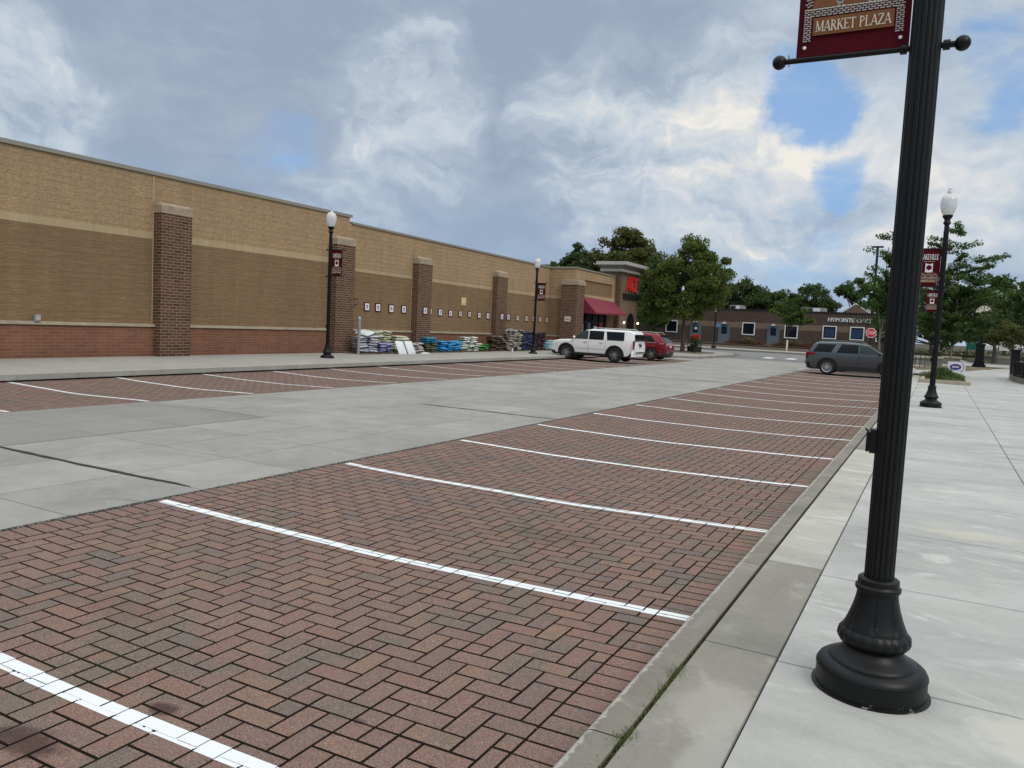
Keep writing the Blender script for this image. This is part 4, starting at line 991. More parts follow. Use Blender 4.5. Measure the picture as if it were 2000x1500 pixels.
car('parked_car', 'slate grey crossover SUV parked on the right side of the lane', greyp, 5.0, 1.96,
    [(-2.5, .62), (-2.47, .95), (-2.40, 1.12), (-2.15, 1.55), (-2.02, 1.66), (-1.8, 1.715), (-.6, 1.755), (.2, 1.72), (.62, 1.64), (1.42, 1.19), (1.55, 1.15), (2.1, 1.08), (2.35, .98), (2.46, .8), (2.5, .5)],
    1.13, .20, (-1.37, 1.53), .385, .33,
    [('glass2', .15, 1.30, 1.17, [(0, 1.62), (.5, 1.60), (1.5, 1.42)], .0, -.72), ('glass', -.95, .10, 1.17, 1.62, .22, .0), ('glass', -2.12, -1.22, 1.17, 1.60, .24, .22)],
    [('tail_light', 'tail', -2.44, -.95, -.55, .86, 1.14), ('tail_light', 'tail', -2.44, .55, .95, .86, 1.14), ('licence_plate', 'white', -2.5, -.16, .16, .8, .92), ('headlight', 'headl', 2.36, -.9, -.55, .86, .98), ('headlight', 'headl', 2.36, .55, .9, .86, .98)],
    (-3.72, 45.45, 0), 0, dict(screens=[('windshield', .66, 1.40, .9), ('rear_window', -2.38, -2.05, .85)], seams=[1.42, .12, -.92], handles=[.32, -.75], flare=True, bump=(.62, .6), bm=['black2', 'black2'], mirror=(1.12, 1.2), mm='black2', rails=(-1.9, .35), rim='rimA', spokes=7, hm=greyp, rocker=.16, sidebits=[('side_lamp', 'tail', -2.43, -1.98, 1.00, 1.12), ('lower_dark_patch', 'black2', -2.47, -2.36, .80, 1.0)], rm=greyp))  # includes a black patch below the side lamp on each flank

# ------------------------------------------------------------------ trees
def leaf_cloud(b, rnd, c, rx, ry, rz_, n, size, flat=0.0):
    for i in range(n):
        a = rnd.uniform(0, 2*math.pi); q = rnd.uniform(-1, 1); rad = rnd.random()**.45; s_ = math.sqrt(1-q*q)
        p = Vector((c[0]+rx*rad*s_*math.cos(a), c[1]+ry*rad*s_*math.sin(a), c[2]+rz_*rad*q))
        s = size*rnd.uniform(.6, 1.35)
        n_ = Vector((rnd.gauss(0, 1), rnd.gauss(0, 1), rnd.gauss(.5, 1)*(1+flat*2))).normalized()
        t1 = n_.orthogonal().normalized(); t1.rotate(Matrix.Rotation(rnd.uniform(0, 6.28), 3, n_)); t2 = n_.cross(t1)
        fold = n_*s*.22
        b.add([p-t1*s, p-t2*s*.55+fold, p+t1*s, p+t2*s*.55+fold], [(0, 1, 2), (0, 2, 3)])
def tree(name, label, cat, loc, blobs, n, size, leaf, trunk_h, trunk_r, clumps=60, bark='bark', group=None, style='round', seed=1, clump_r=.55):
    rnd = random.Random(seed); t = thing(name, label, cat, loc, 0, group)
    vol = [a[3]*a[4]*a[5] for a in blobs]; tot = sum(vol); b = MB(); cs = []
    for bl, v in zip(blobs, vol):
        k = max(3, int(clumps*v/tot))
        for i in range(k):
            a = rnd.uniform(0, 2*math.pi); q = rnd.uniform(-.95, 1); rad = rnd.uniform(.45, .98)**.6; s_ = math.sqrt(max(0, 1-q*q))
            cs.append((Vector((bl[0]+bl[3]*rad*s_*math.cos(a), bl[1]+bl[4]*rad*s_*math.sin(a), bl[2]+bl[5]*rad*q)), bl))
    per = n//len(cs)
    for c, bl in cs:
        r = clump_r*rnd.uniform(.6, 1.4)
        if style == 'round': leaf_cloud(b, rnd, c, r, r, r*.75, per, size)
        else:
            d = Vector((c.x-bl[0], c.y-bl[1], 0)); d = d.normalized() if d.length > .05 else Vector((1, 0, 0))
            for k in range(5):
                o = c+d*(k-2)*r*.55+Vector((0, 0, (k-2)*r*.16)); leaf_cloud(b, rnd, o, r*.5, r*.5, r*.30, per//5, size, .6)
    crown = b.build('crown', leaf, t, fixn=False)
    tb = MB(); topz = max(a[2] for a in blobs)
    tb.tube([(0, 0, -.1), (.02, 0, trunk_h*.4), (-.03, .03, trunk_h), (0, 0, (trunk_h+topz)/2), (.05, 0, topz)], trunk_r, 10, trunk_r*.25)
    for c, bl in rnd.sample(cs, min(len(cs), 22)):
        z0 = trunk_h+(max(c.z-trunk_h, .3))*rnd.uniform(.05, .5); m_ = Vector((c.x*.5, c.y*.5, (z0+c.z)/2+.1))
        tb.tube([(0, 0, z0), m_, c], trunk_r*.42, 6, trunk_r*.08)
    tb.build('trunk', bark, t, smooth=True)
    return t
tree('maple_tree', 'broad green maple on the corner island beside the tower', 'tree', (-17.5, 60.3, .3),
     [(0, 0, 5.0, 3.1, 3.0, 2.2), (.2, 0, 7.0, 1.9, 1.9, 1.6), (1.6, 0, 5.8, 1.9, 2.0, 1.9), (-1.6, 0, 3.9, 1.9, 2, 1.4), (-.5, 0, 3.4, 2.2, 2.2, .9), (-.2, 0, 7.9, 1.0, 1.1, .7), (-2.0, 0, 5.6, 1.5, 1.5, 1.5), (-2.2, .6, 3.6, 1.5, 1.5, 1.1)], 38000, .105, 'leaf_maple', 2.3, .19, 130, seed=4, clump_r=.62)
tree('tree', 'tall rounded dark olive tree rising behind the store roof', 'tree', (-40.3, 107, 0), [(0, 0, 12, 3.9, 4, 4.0), (-1.6, 0, 10.6, 3.6, 4, 3.2), (2.2, 0, 10.6, 3.4, 4, 3.2), (-4.2, 0, 10, 2.4, 3, 2.2), (5.2, 0, 9.6, 2.4, 3, 3.0)], 24000, .22, 'leaf_olive', 5, .4, 150, seed=5, clump_r=1.1)
tree('tree', 'small dark tree with pointed top, left of the tall tree behind roof', 'tree', (-47.6, 107, 0), [(0, 0, 10.6, 2.2, 2, 2.4), (.2, 0, 12.4, 1.1, 1, 1.3)], 4000, .25, 'leaf_dark', 5, .3, 40, seed=6, clump_r=.8)
tree('tree', 'leftmost small dark tree above the store roof', 'tree', (-50.9, 107, 0), [(0, 0, 9.9, 1.6, 2, 1.9), (-1.8, 0, 9.2, 1.6, 1.6, 1.3)], 3500, .25, 'leaf_dark', 5, .3, 30, seed=7, clump_r=.8)
tree('tree', 'dark green tree behind the brown building, just right of the maple', 'tree', (-26.5, 118, .7), [(0, 0, 6.5, 3.4, 3, 2.7), (-2.6, 0, 6.2, 2.6, 3, 2.2), (2.5, 0, 6.0, 2.6, 3, 2.0)], 16000, .19, 'leaf_dark', 3, .3, 110, group='trees behind the brown building', seed=8, clump_r=.9)
tree('tree', 'dark green tree behind brown building above its middle windows', 'tree', (-21.0, 120, .7), [(0, 0, 5.6, 3.2, 3, 2.0), (-2.4, 0, 5.2, 2.6, 3, 1.9)], 12000, .19, 'leaf_dark', 3, .3, 90, group='trees behind the brown building', seed=9, clump_r=.9)
tree('tree', 'dark jagged tree behind the rooftop unit of the brown building', 'tree', (-16.9, 122, .7), [(0, 0, 6.2, 3.0, 3, 2.8), (2.0, 0, 4.8, 2.4, 3, 2.0), (-1.8, 0, 5.4, 2, 3, 1.9)], 14000, .19, 'leaf_dark', 3, .3, 100, group='trees behind the brown building', seed=10, clump_r=.9)
tree('tree', 'airy tree above the gabled house roof', 'tree', (-12.2, 136, .7), [(0, 0, 8.8, 2.5, 2, 1.7), (-1.8, 0, 8.2, 1.2, 1, 1.1), (2.2, 0, 7.2, 2.0, 2, 1.8)], 4200, .24, 'leaf_locust', 4, .25, 36, seed=11, clump_r=.75)
tree('young_tree', 'slender young bright green tree in front of the brown building', 'tree', (-13.0, 80.5, .5), [(0, 0, 3.5, 1.45, 1.3, .8), (.1, 0, 4.6, .7, .7, .7), (.4, 0, 2.9, 1.6, 1.3, .4)], 3200, .12, 'leaf_bright', 1.6, .05, 36, style='flat', seed=12, clump_r=.5)
tree('tree', 'green tree filling the gap between store tower and maple', 'tree', (-30.5, 92, .5), [(0, 0, 4.4, 2.4, 2, 3.4), (.4, 0, 8.0, 1.8, 2, 2.2)], 9000, .19, 'leaf_dark', 1.5, .2, 70, seed=41, clump_r=.8)
tree('young_tree', 'small light green tree between store tower and the maple', 'tree', (-24.1, 72, .4), [(0, 0, 3.0, 1.9, 1.6, 1.3)], 3000, .14, 'leaf_bright', 1.2, .06, 34, style='flat', seed=13, clump_r=.5)
tree('locust_tree', 'feathery locust tree just left of the nearest lamp post', 'tree', (-3.4, 57, .27),
     [(.2, 0, 5.2, 1.25, 1.7, 2.5), (.05, 0, 3.5, 1.0, 1.5, 1.0), (.5, 0, 7.7, .7, .8, 1.3), (1.2, 0, 4.5, 1.3, 1.6, 2.2)], 20000, .092, 'leaf_locust', 1.7, .09, 105, style='flat', seed=14, clump_r=.62, bark='birch', group='feathery trees beside the plaza')
tree('locust_tree', 'feathery locust tree with pale trunk rising from the planter', 'tree', (.62, 47.2, .2),
     [(.2, 0, 3.4, 1.3, 1.4, 1.5), (-.4, 0, 4.8, 1.0, 1.3, 1.6), (.8, 0, 4.6, .95, 1.2, 1.1), (-1.0, 0, 3.4, .8, 1, 1.2), (-1.0, 0, 6.2, .7, .8, .9), (.0, 0, 2.3, 1.5, 1.4, .5), (.95, 0, 5.6, .75, .9, .8), (-.1, 0, 6.7, .8, .8, 1.0)], 27000, .070, 'leaf_locust', 1.5, .075, 120, style='flat', seed=15, clump_r=.48, bark='birch', group='feathery trees beside the plaza')
tree('tree', 'dark spreading tree behind the street clock at the right', 'tree', (4.1, 76, .45), [(0, 0, 3.9, 2.6, 2.5, 2.0), (1.6, 0, 4.6, 2.4, 2.5, 1.5), (-2.0, 0, 3.2, 2.0, 2, 1.7)], 20000, .11, 'leaf_dark', 1.3, .2, 120, seed=16, clump_r=.62)
tree('tree', 'dark leafy tree at the right edge of the view', 'tree', (7.6, 80, .5), [(0, 0, 3.6, 3.0, 2.5, 2.6)], 15000, .12, 'leaf_dark', 1.2, .2, 90, seed=17, clump_r=.65)
tree('tree', 'dark background tree behind the planter tree', 'tree', (-.6, 84, .5), [(0, 0, 3.2, 3.2, 2, 2.2), (-3.0, 0, 3.0, 2.4, 2, 1.9)], 14000, .13, 'leaf_dark', 1.2, .2, 90, seed=18, clump_r=.7)
tree('young_tree', 'low olive green tree beside the grey flag pole', 'tree', (4.6, 66, .4), [(0, 0, 2.35, 1.3, 1.2, .95)], 7000, .07, 'leaf_olive', 1.0, .06, 44, style='flat', seed=19, clump_r=.4)
for i, (x, y, s, l) in enumerate([(-9, 150, 3.6, 'low dark tree far behind the grey house'), (16, 120, 6, 'far dark tree mass beyond the plaza at the right'), (7, 112, 4.6, 'far dark tree behind the plaza lawn'), (-34, 124, 4.2, 'dark tree hidden mostly behind the maple'), (-58, 118, 4.5, 'far tree behind the left store roof')]):
    tree('tree', l, 'tree', (x, y, .7), [(0, 0, s*1.15, s, s, s*.9), (-s*.7, 0, s*.9, s*.7, s*.7, s*.7)], 5000, .30, 'leaf_dark', s*.4, .25, 50, seed=30+i, clump_r=1.1)

# ------------------------------------------------------------------ brown brick building across the street
HB = thing('office_building', 'low flat roofed dark brown brick building across the street', 'building', (0, 95, 0))
box('wall', 'brick_far', HB, -40, -3.0, 0, 12, .3, 2.62); box('wall_band', 'brick_far_band', HB, -40, -3.0, .002, 12, 2.62, 3.27); box('wall', 'brick_far', HB, -40, -3.0, 0, 12, 3.27, 4.72)
box('coping', 'black2', HB, -40.1, -2.9, -.08, 12, 4.72, 4.84)
for x, z, cur in ((-29.08, 2.42, 0), (-19.8, 2.54, 0), (-14.99, 2.4, 0), (-10.88, 2.55, 1), (-8.02, 2.55, 1), (-5.38, 2.5, 1)):
    fr = MB(); s = .74; w_ = .11
    for a in ((-s, s, s-w_, s), (-s, s, -s, -s+w_), (-s, -s+w_, -s+w_, s-w_), (s-w_, s, -s+w_, s-w_)): fr.box(x+a[0], x+a[1], -.08, 0, z+a[2], z+a[3])
    fo = fr.build('window', 'white', HB); box('pane', 'winglass', fo, x-s+w_, x+s-w_, -.03, 0, z-s+w_, z+s-w_)
    if cur:
        cb = MB()
        for k in range(8): cb.box(x-.5+k*.13, x-.5+k*.13+.085, -.045, -.032, z-.5, z+.45)
        cb.build('curtain', 'blue', fo)
for x, z in ((-26.08, .72), (-22.61, .72), (-16.95, .78)):
    dr = box('door', 'doorblue', HB, x-.55, x+.55, -.06, 0, z, z+2.15); box('door_frame', 'doorblue', dr, x-.68, x-.55, -.09, 0, z, z+2.3); box('door_frame', 'doorblue', dr, x+.55, x+.68, -.09, 0, z, z+2.3); box('door_frame', 'doorblue', dr, x-.55, x+.55, -.09, 0, z+2.15, z+2.3)
    box('door_pane', 'winglass', dr, x-.32, x+.32, -.075, -.06, z+1.1, z+1.95)
    if x == -26.08: box('door_notice', 'white', dr, x-.12, x+.2, -.082, -.076, z+1.45, z+1.75)
    lm = MB().box(x-.05, x+.05, -.3, 0, 3.22, 3.28); lm.add([(x-.28, -.5, 3.02), (x+.28, -.5, 3.02), (x+.28, -.1, 3.02), (x-.28, -.1, 3.02), (x, -.3, 3.24)], [(0,1,4),(1,2,4),(2,3,4),(3,0,4)]); lm.build('door_lamp', 'cornice', HB)
hl = MB(); lettering(hl, 'HYPOINTE CHILD CARE', (-11.15, -.05, 3.78), (1, 0, 0), (0, 0, 1), 6.3, .42, .04, bold=1.5); hl.build('sign_letters', 'white', HB)
for x, w_, d_ in ((-22.1, 1.5, .0), (-13.2, 2.6, .3)):
    ru = box('rooftop_unit', 'greymetal', HB, x-w_/2, x+w_/2, 3, 5, 4.8, 5.35, bevel=.03); box('unit_grille', 'black2', ru, x-w_/2+.1, x-.1, 2.96, 3.0, 4.95, 5.25); box('unit_panel', 'white', ru, x, x+w_*.3, 2.94, 3.0, 4.9, 5.3)
hs = thing('house', 'tan gabled house with grey roof peeping over the brown building', 'house', (-9.5, 125, .8))
box('wall', 'band', hs, -3.4, 3.4, 0, 7, 0, 4.9)
MB().add([(-3.4, 0, 4.9), (.4, 0, 4.9), (-1.5, 0, 6.15), (-3.4, 7, 4.9), (.4, 7, 4.9), (-1.5, 7, 6.15)], [(0,1,2),(3,4,5),(0,1,4,3),(1,2,5,4),(2,0,3,5)]).build('gable', 'brick_far_band', hs)
MB().add([(-3.7, -.3, 4.75), (-3.55, -.3, 4.95), (-1.5, -.3, 6.38), (-1.5, -.3, 6.18)], [(0,1,2,3)]).add([(.7, -.3, 4.75), (.55, -.3, 4.95), (-1.5, -.3, 6.38), (-1.5, -.3, 6.18)], [(0,1,2,3)]).build('bargeboard', 'white', hs, fixn=False)
MB().add([(-1.5, .5, 4.9), (3.6, .5, 4.9), (3.2, 3.5, 6.5), (.8, 3.5, 6.5), (-1.5, 6.5, 4.9), (3.6, 6.5, 4.9)], [(0,1,2,3),(3,2,5,4),(1,5,2),(0,3,4)]).build('roof', 'cornice_dk', hs)
# shrubs and beds before the building
def shrub(x, y, z, w, h, m, label, seed, cat='shrub', name='shrub', n=500, size=.07, group=None):
    rnd = random.Random(seed); t = thing(name, label, cat, (x, y, z), 0, group); b = MB(); leaf_cloud(b, rnd, (0, 0, h*.5), w, w*.8, h*.55, n, size); b.build('foliage', m, t, fixn=False)
    MB().tube([(0, 0, 0), (0, 0, h*.5)], .03, 6).build('stem', 'bark', t); return t
sx = [(-29.6, 'leaf_straw', 'tan ornamental grass clump under the leftmost office window'), (-20.9, 'leaf_red', 'rust shrub between the middle and right blue doors'), (-19.4, 'leaf_straw', 'tan grass clump under the middle office window'), (-18.6, 'leaf_red', 'rust shrub right of the tan grass clump'), (-15.6, 'leaf_red', 'rust shrub right of the third blue door'), (-14.2, 'leaf_straw', 'tan grass behind the white marker post'), (-12.6, 'leaf_red', 'rust shrub left of the blue curtained windows'), (-10.8, 'leaf_red', 'rust shrub under the left blue curtained window'), (-8.8, 'leaf_red', 'rust shrub between the blue curtained windows'), (-7.0, 'leaf_red', 'rust shrub under the right blue curtained window')]
for i, (x, m, l) in enumerate(sx): shrub(x, 92.8, .6, .85 if m == 'leaf_straw' else 1.1, 1.0 if m == 'leaf_straw' else .5, m, l, 50+i, n=600, size=.09, group='shrubs before the brown building')
polysheet('planting_bed', 'soil', [(-40, 91), (-3.5, 91), (-3.5, 95.2), (-40, 95.2)], .1, .26)
for x in (-26.08, -22.61): box('steps', 'stone', None, x-.9, x+.9, 92.5, 94.9, .5, .72); 
for o in [o for o in COL.objects if o.name.startswith('steps')]: tag(o, kind='structure')

# ------------------------------------------------------------------ bags of soil and salt
def bagmesh(seed):
    rnd = random.Random(seed); b = MB(); n, m = 16, 12; P = []
    for i in range(m+1):
        v = i/m*2-1; row = []
        for k in range(n+1):
            u = k/n*2-1; x = .22*u*(1-.04*v*v); y = .36*v*(1-.03*u*u)
            h = .068*((1-abs(u)**3.2)*(1-abs(v)**3.6))**.5+.010*noise.noise(Vector((u*2+seed, v*2.5, 0)))
            row.append((x, y, h))
        P.append(row)
    b.grid(P); b.grid([[(x, y, -h*.72) for x, y, h in r_] for r_ in P]); return b
BAGM = {}
def bag_proto(key, top, side, seed):
    m, gg, b_ = newmat('bag_'+key, .38, 0, .5); p = objv(gg); x, y, z = gg.xyz(p)
    st = gg.ss(gg.noise(p, 9, 3, .6), .5, .58); edge = gg.m('MAXIMUM', gg.ss(gg.m('ABSOLUTE', y), .27, .33), gg.m('SUBTRACT', 1, gg.ss(gg.m('ADD', z, gg.m('MULTIPLY', gg.noise(p, 11, 3), .03)), -.012, .022)))  # dark ends; the dark underside paints in the shade between stacked bags
    c = gg.mix(gg.m('MULTIPLY', st, .45), top, side); c = gg.mix(gg.m('MULTIPLY', edge, .85), c, side); gg.lk(c, b_.inputs['Base Color']); bump(gg, b_, gg.noise(p, 14, 4), .5, .02)
    me = bagmesh(seed).build('bag', m, smooth=True, fixn=False); me_d = me.data; bpy.data.objects.remove(me); BAGM[key] = me_d
for i, (k, a, b_) in enumerate([('white_purple', (.58, .58, .62), (.09, .08, .14)), ('purple', (.32, .32, .52), (.06, .055, .20)), ('cream', (.56, .56, .42), (.26, .27, .17)), ('white', (.74, .78, .78), (.50, .58, .60)), ('brown_white', (.50, .45, .42), (.045, .03, .03)), ('teal', (.02, .22, .30), (.01, .10, .22)),
       ('blue', (.03, .30, .56), (.01, .16, .42)), ('darkgreen', (.10, .10, .05), (.04, .05, .02)), ('white_green', (.68, .70, .66), (.10, .16, .10)), ('green', (.05, .26, .03), (.02, .10, .02)), ('zebra', (.46, .40, .33), (.06, .05, .045)), ('navy', (.035, .045, .13), (.012, .015, .04)), ('maroonbag', (.075, .035, .05), (.02, .015, .02)), ('lightblue', (.38, .62, .72), (.20, .42, .55)), ('brownbag', (.10, .065, .04), (.04, .03, .02))]):
    bag_proto(k, a, b_, i)
def stack(key, label, group, y0, y1, x, layers, z0=.29, dh=.105, taper=0, pallet=True, seed=0, xdepth=1, plabel=None):
    rnd = random.Random(seed+11); n = max(1, round((y1-y0)/.60))
    st_ = (y1-y0)/n
    if pallet:
        p = thing('pallet', plabel or ('wooden pallet under the '+group), 'pallet', (x-.2, (y0+y1)/2, .15)); 
        pm = MB(); L_ = (y1-y0)/2+.05
        for k in range(5): xx = -.5+k*.25; pm.box(xx-.06, xx+.06, -L_, L_, .10, .125)
        for yy in (-L_+.05, 0, L_-.05): pm.box(-.55, .55, yy-.05, yy+.05, 0, .10)
        pm.build('slats', 'wood', p)
    for l in range(layers):
        k0 = taper*l*.5
        m_ = n-int(k0)
        for i in range(max(1, m_)):
            for q in range(xdepth):
                o = bpy.data.objects.new('bag', BAGM[key]); COL.objects.link(o)
                o.location = (x-q*.46+rnd.uniform(-.06, .05), y0+st_*(i+.5+k0*.5)+rnd.uniform(-.07, .07), z0+.04+dh*l+rnd.uniform(-.006, .006))
                o.rotation_euler = (rnd.uniform(-.09, .09), rnd.uniform(-.10, .06), rnd.uniform(-.13, .13)); o.scale = (rnd.uniform(.95, 1.12), st_/.70*rnd.uniform(.95, 1.1), rnd.uniform(.85, 1.2))
                tag(o, label, 'bag', group)
stack('white_purple', 'white bag with purple print in the tall stack beside the vent pipe', 'white and purple bags by the vent pipe', 26.9, 28.15, -22.2, 7, seed=1)
stack('purple', 'purple and white bag in the low pile right of the tall white stack', 'purple bags in the low pile', 28.2, 29.25, -22.15, 4, seed=2)
stack('cream', 'cream bag in the tallest pale stack against the red plinth', 'cream bags in the tallest pale stack', 28.6, 29.85, -22.75, 9, seed=3, xdepth=1)
stack('cream', 'pale green-cream bag in the stack behind two leaning white bags', 'pale bags behind the leaning bags', 29.9, 31.0, -22.55, 7, seed=33, xdepth=1)
stack('brown_white', 'brown and white striped bag in the low pile before third pilaster', 'brown and white bags in the low pile', 30.6, 31.6, -22.1, 4, seed=4)
stack('darkgreen', 'dark brown-green bag at the bottom of the teal stack', 'dark bags under the teal ones', 31.9, 32.9, -22.2, 4, seed=5, dh=.10)
stack('teal', 'teal bag on top of the dark bags before third pilaster', 'teal bags on the long low stack', 31.9, 32.9, -22.2, 3, z0=.69, pallet=False, seed=55, dh=.09)
stack('blue', 'bright blue bag in the long low blue stack', 'bright blue bags in the long stack', 32.95, 34.9, -22.1, 5, taper=.25, seed=6)
stack('white_green', 'white and green bag in the pyramid right of the blue stack', 'white and green bags in the pyramid', 34.95, 36.9, -22.15, 7, taper=.5, seed=7)
stack('green', 'bright green bag in the low pile right of the white pyramid', 'green bags in the low pile', 36.95, 37.9, -22.15, 4, taper=.4, seed=8, dh=.09)
stack('brownbag', 'dark brown bag in the sagging pile below the white bent tubes', 'brown bags below the bent tubes', 38.3, 39.9, -22.25, 8, taper=.2, seed=9)
stack('zebra', 'dark bag with pale edge in the tall striped stack', 'striped bags in the tall stack', 40.0, 41.7, -22.1, 12, taper=.12, seed=10, dh=.10)
stack('navy', 'navy blue bag in the tall stack left of the second lamp', 'navy bags left of the lamp', 41.8, 43.2, -22.1, 11, seed=12, dh=.10)
stack('maroonbag', 'dark maroon bag in the tall stack right of the second lamp', 'dark bags right of the lamp', 43.3, 45.0, -22.1, 11, taper=.12, seed=13, dh=.10)
stack('lightblue', 'light blue bag in the slumped pile behind the white SUV nose', 'light blue bags behind the white car', 45.2, 46.6, -22.0, 6, taper=.5, seed=14, dh=.10)
for i, (y, l) in enumerate(((29.35, 'white bag leaning on end, left one of a pair'), (30.05, 'white bag leaning on end, right one of a pair'))):
    o = bpy.data.objects.new('bag', BAGM['white']); COL.objects.link(o); o.location = (-21.62, y, .50); o.rotation_euler = (0, R(70), 0); o.rotation_euler = Matrix.Rotation(R(64), 3, 'Y').to_4x4().to_euler(); o.rotation_euler = (R(0), R(64), 0); o.scale = (1.6, .85, 1); tag(o, l, 'bag', 'leaning white bags')
o = bpy.data.objects.new('bag', BAGM['white']); COL.objects.link(o); o.location = (-21.6, 31.3, .21); o.rotation_euler = (.05, .1, .5); tag(o, 'single white bag lying flat on the sidewalk', 'bag')
o = bpy.data.objects.new('bag', BAGM['white']); COL.objects.link(o); o.location = (-22.25, 27.5, 1.14); o.rotation_euler = (.15, .15, .3); o.scale = (1.5, 1.2, 1.5); tag(o, 'crumpled white sheet-like bag on top of the first stack', 'bag')
# bent white tube rack
rk = thing('tube_rack', 'bent white tube rack leaning over the brown and striped bags', 'rack', (-21.8, 39.9, .15))
MB().tube([(0, -1.0, .95), (.05, -.5, .70), (.05, 0, .35), (.1, .25, .02)], .018, 6).tube([(-.1, -.2, 1.25), (.05, -.15, .9), (.08, .35, .65), (.1, .9, .55), (.12, 1.05, .1)], .018, 6).tube([(-.1, -.2, 1.25), (-.05, .3, 1.42), (0, 1.3, 1.15)], .018, 6).build('bent_tube', 'cornice', rk, smooth=True)
MB().lathe([(.28, 0), (.28, .02), (.05, .05), (.035, .3)], 16, c=(.15, .25, 0)).build('foot_plate', 'white', rk, smooth=True)

# ------------------------------------------------------------------ corner island: bench, pots, lamp
bn = thing('bench', 'black metal bench on the corner island under the maple', 'bench', (-16.9, 61.6, .16+.16), R(-52))
MB().box(-.9, .9, -.25, .2, .40, .44).build('seat', 'black2', bn)
bb = MB()
for k in range(8): bb.box(-.88+k*.245, -.85+k*.245, .20, .23, .44, .85)
bb.box(-.9, .9, .19, .24, .83, .87); bb.build('backrest', 'black2', bn)
for sx_ in (-.86, 0, .86): MB().box(sx_-.025, sx_+.025, -.25, .22, 0, .40).build('leg', 'black2', bn)
for sx_ in (-.9, .9): MB().box(sx_-.02, sx_+.02, -.27, .2, .62, .66).box(sx_-.02, sx_+.02, -.27, -.23, .40, .62).build('armrest', 'black2', bn)
pt = thing('flower_pot', 'dark urn of red flowers beside the maple trunk', 'flower pot', (-16.55, 60.2, .31)); MB().lathe([(.18, 0), (.22, .05), (.2, .15), (.33, .6), (.36, .62)], 20).build('pot', 'black2', pt, smooth=True)
b = MB(); leaf_cloud(b, random.Random(3), (0, 0, .95), .42, .42, .35, 350, .07); b.build('plant', 'leaf_dark', pt, fixn=False)
b = MB(); leaf_cloud(b, random.Random(4), (0, 0, 1.2), .42, .42, .2, 140, .07); b.build('blooms', 'red', pt, fixn=False)
fl = thing('street_lamp', 'thin black lamp post with small blue sign before the office doors', 'street lamp', (-18.5, 74.0, .44))
MB().lathe([(.24, 0), (.22, .2), (.12, .3), (.08, .5), (.07, 4.6)], 16).build('pole', 'black', fl, smooth=True); MB().lathe([(.1, 4.6), (.2, 4.8), (.18, 5.05), (.03, 5.2)], 12).build('globe', 'globe', fl, smooth=True)
box('blue_sign', 'blue_light', fl, .05, .52, -.02, .02, 1.98, 2.32); box('banner', 'cornice', fl, -.1, .05, -.1, -.06, 3.4, 4.2)
o = MB().lathe([(.06, 0), (.06, 1.05), (.03, 1.09)], 12).build('marker_post', 'cream', smooth=True); o.location = (-12.3, 76.2, .46); o.scale = (1.2, 1.2, 1); tag(o, 'short cream marker post on the far sidewalk', 'post')
ss_ = thing('stop_sign', 'red octagonal stop sign on dark post behind the grey car', 'road sign', (-5.28, 76, .46), 0)
oc = [(.45*math.cos(R(22.5+45*i)), .45*math.sin(R(22.5+45*i))) for i in range(8)]; oc2 = [(.40*math.cos(R(22.5+45*i)), .40*math.sin(R(22.5+45*i))) for i in range(8)]
MB().add([(x, -.06, 2.08+z) for x, z in oc]+[(x, -.04, 2.08+z) for x, z in oc], [tuple(range(8)), tuple(range(8, 16))]+[(i, (i+1) % 8, 8+(i+1) % 8, 8+i) for i in range(8)]).build('rim', 'white', ss_)
MB().add([(x, -.064, 2.08+z) for x, z in oc2], [tuple(range(8))]).build('face', 'red', ss_, fixn=False)
lb = MB(); lettering(lb, 'STOP', (-.30, -.066, 1.95), (1, 0, 0), (0, 0, 1), .62, .27, .003, bold=1.3, serif=False); lb.build('lettering', 'white', ss_)
box('post', 'black2', ss_, -.10, .10, -.04, .06, 0, 2.0)
lp = thing('light_pole', 'tall thin dark parking light pole rising above the trees', 'light pole', (-7.0, 100, .5)); MB().lathe([(.2, 0), (.13, 12.0)], 10).build('pole', 'black2', lp); MB().box(-.6, .6, -.2, .2, 12.0, 12.18).build('lamp_head', 'black2', lp)

# ------------------------------------------------------------------ right side: planter, sign, clock, railing, benches
pl = thing('planter', 'low pale stone planter full of green plants on the right sidewalk', 'planter', (.38, 41.6, .15))
hb = MB(); hb.box(-.98, .98, -2.0, -1.82, 0, .16).box(-.98, .98, 5.6, 5.8, 0, .16).box(-.98, -.82, -1.82, 5.6, 0, .16).box(.82, .98, -1.82, 5.6, 0, .16); hb.build('stone_edge', 'stone', pl, bevel=.012)
box('soil', 'soil', pl, -.82, .82, -1.82, 5.6, 0, .12)
b = MB(); rn = random.Random(8)
for i in range(26): leaf_cloud(b, rn, (rn.uniform(-.7, .7), rn.uniform(-1.6, 3.6), .24), .28, .35, .16, 120, .032)
b.build('foliage', 'leaf_bright', pl, fixn=False)
b = MB()
for i in range(8): leaf_cloud(b, rn, (rn.uniform(-.35, .2), rn.uniform(-.4, 1.6), .42), .3, .3, .26, 130, .05)
b.build('shrub_foliage', 'leaf_dark', pl, fixn=False)
bk_ = thing('boulder', 'dark rounded stone sitting at left of the planter', 'boulder', (-.42, 43.4, .25)); bo_ = MB().sphere((0, 0, .12), .3, 14, 10, 1, .8, .55); bo_.v = [tuple(Vector(v)*(1+.12*noise.noise(Vector(v)*5))) for v in bo_.v]; bo_.build('stone', 'cornice_dk', bk_, smooth=True)
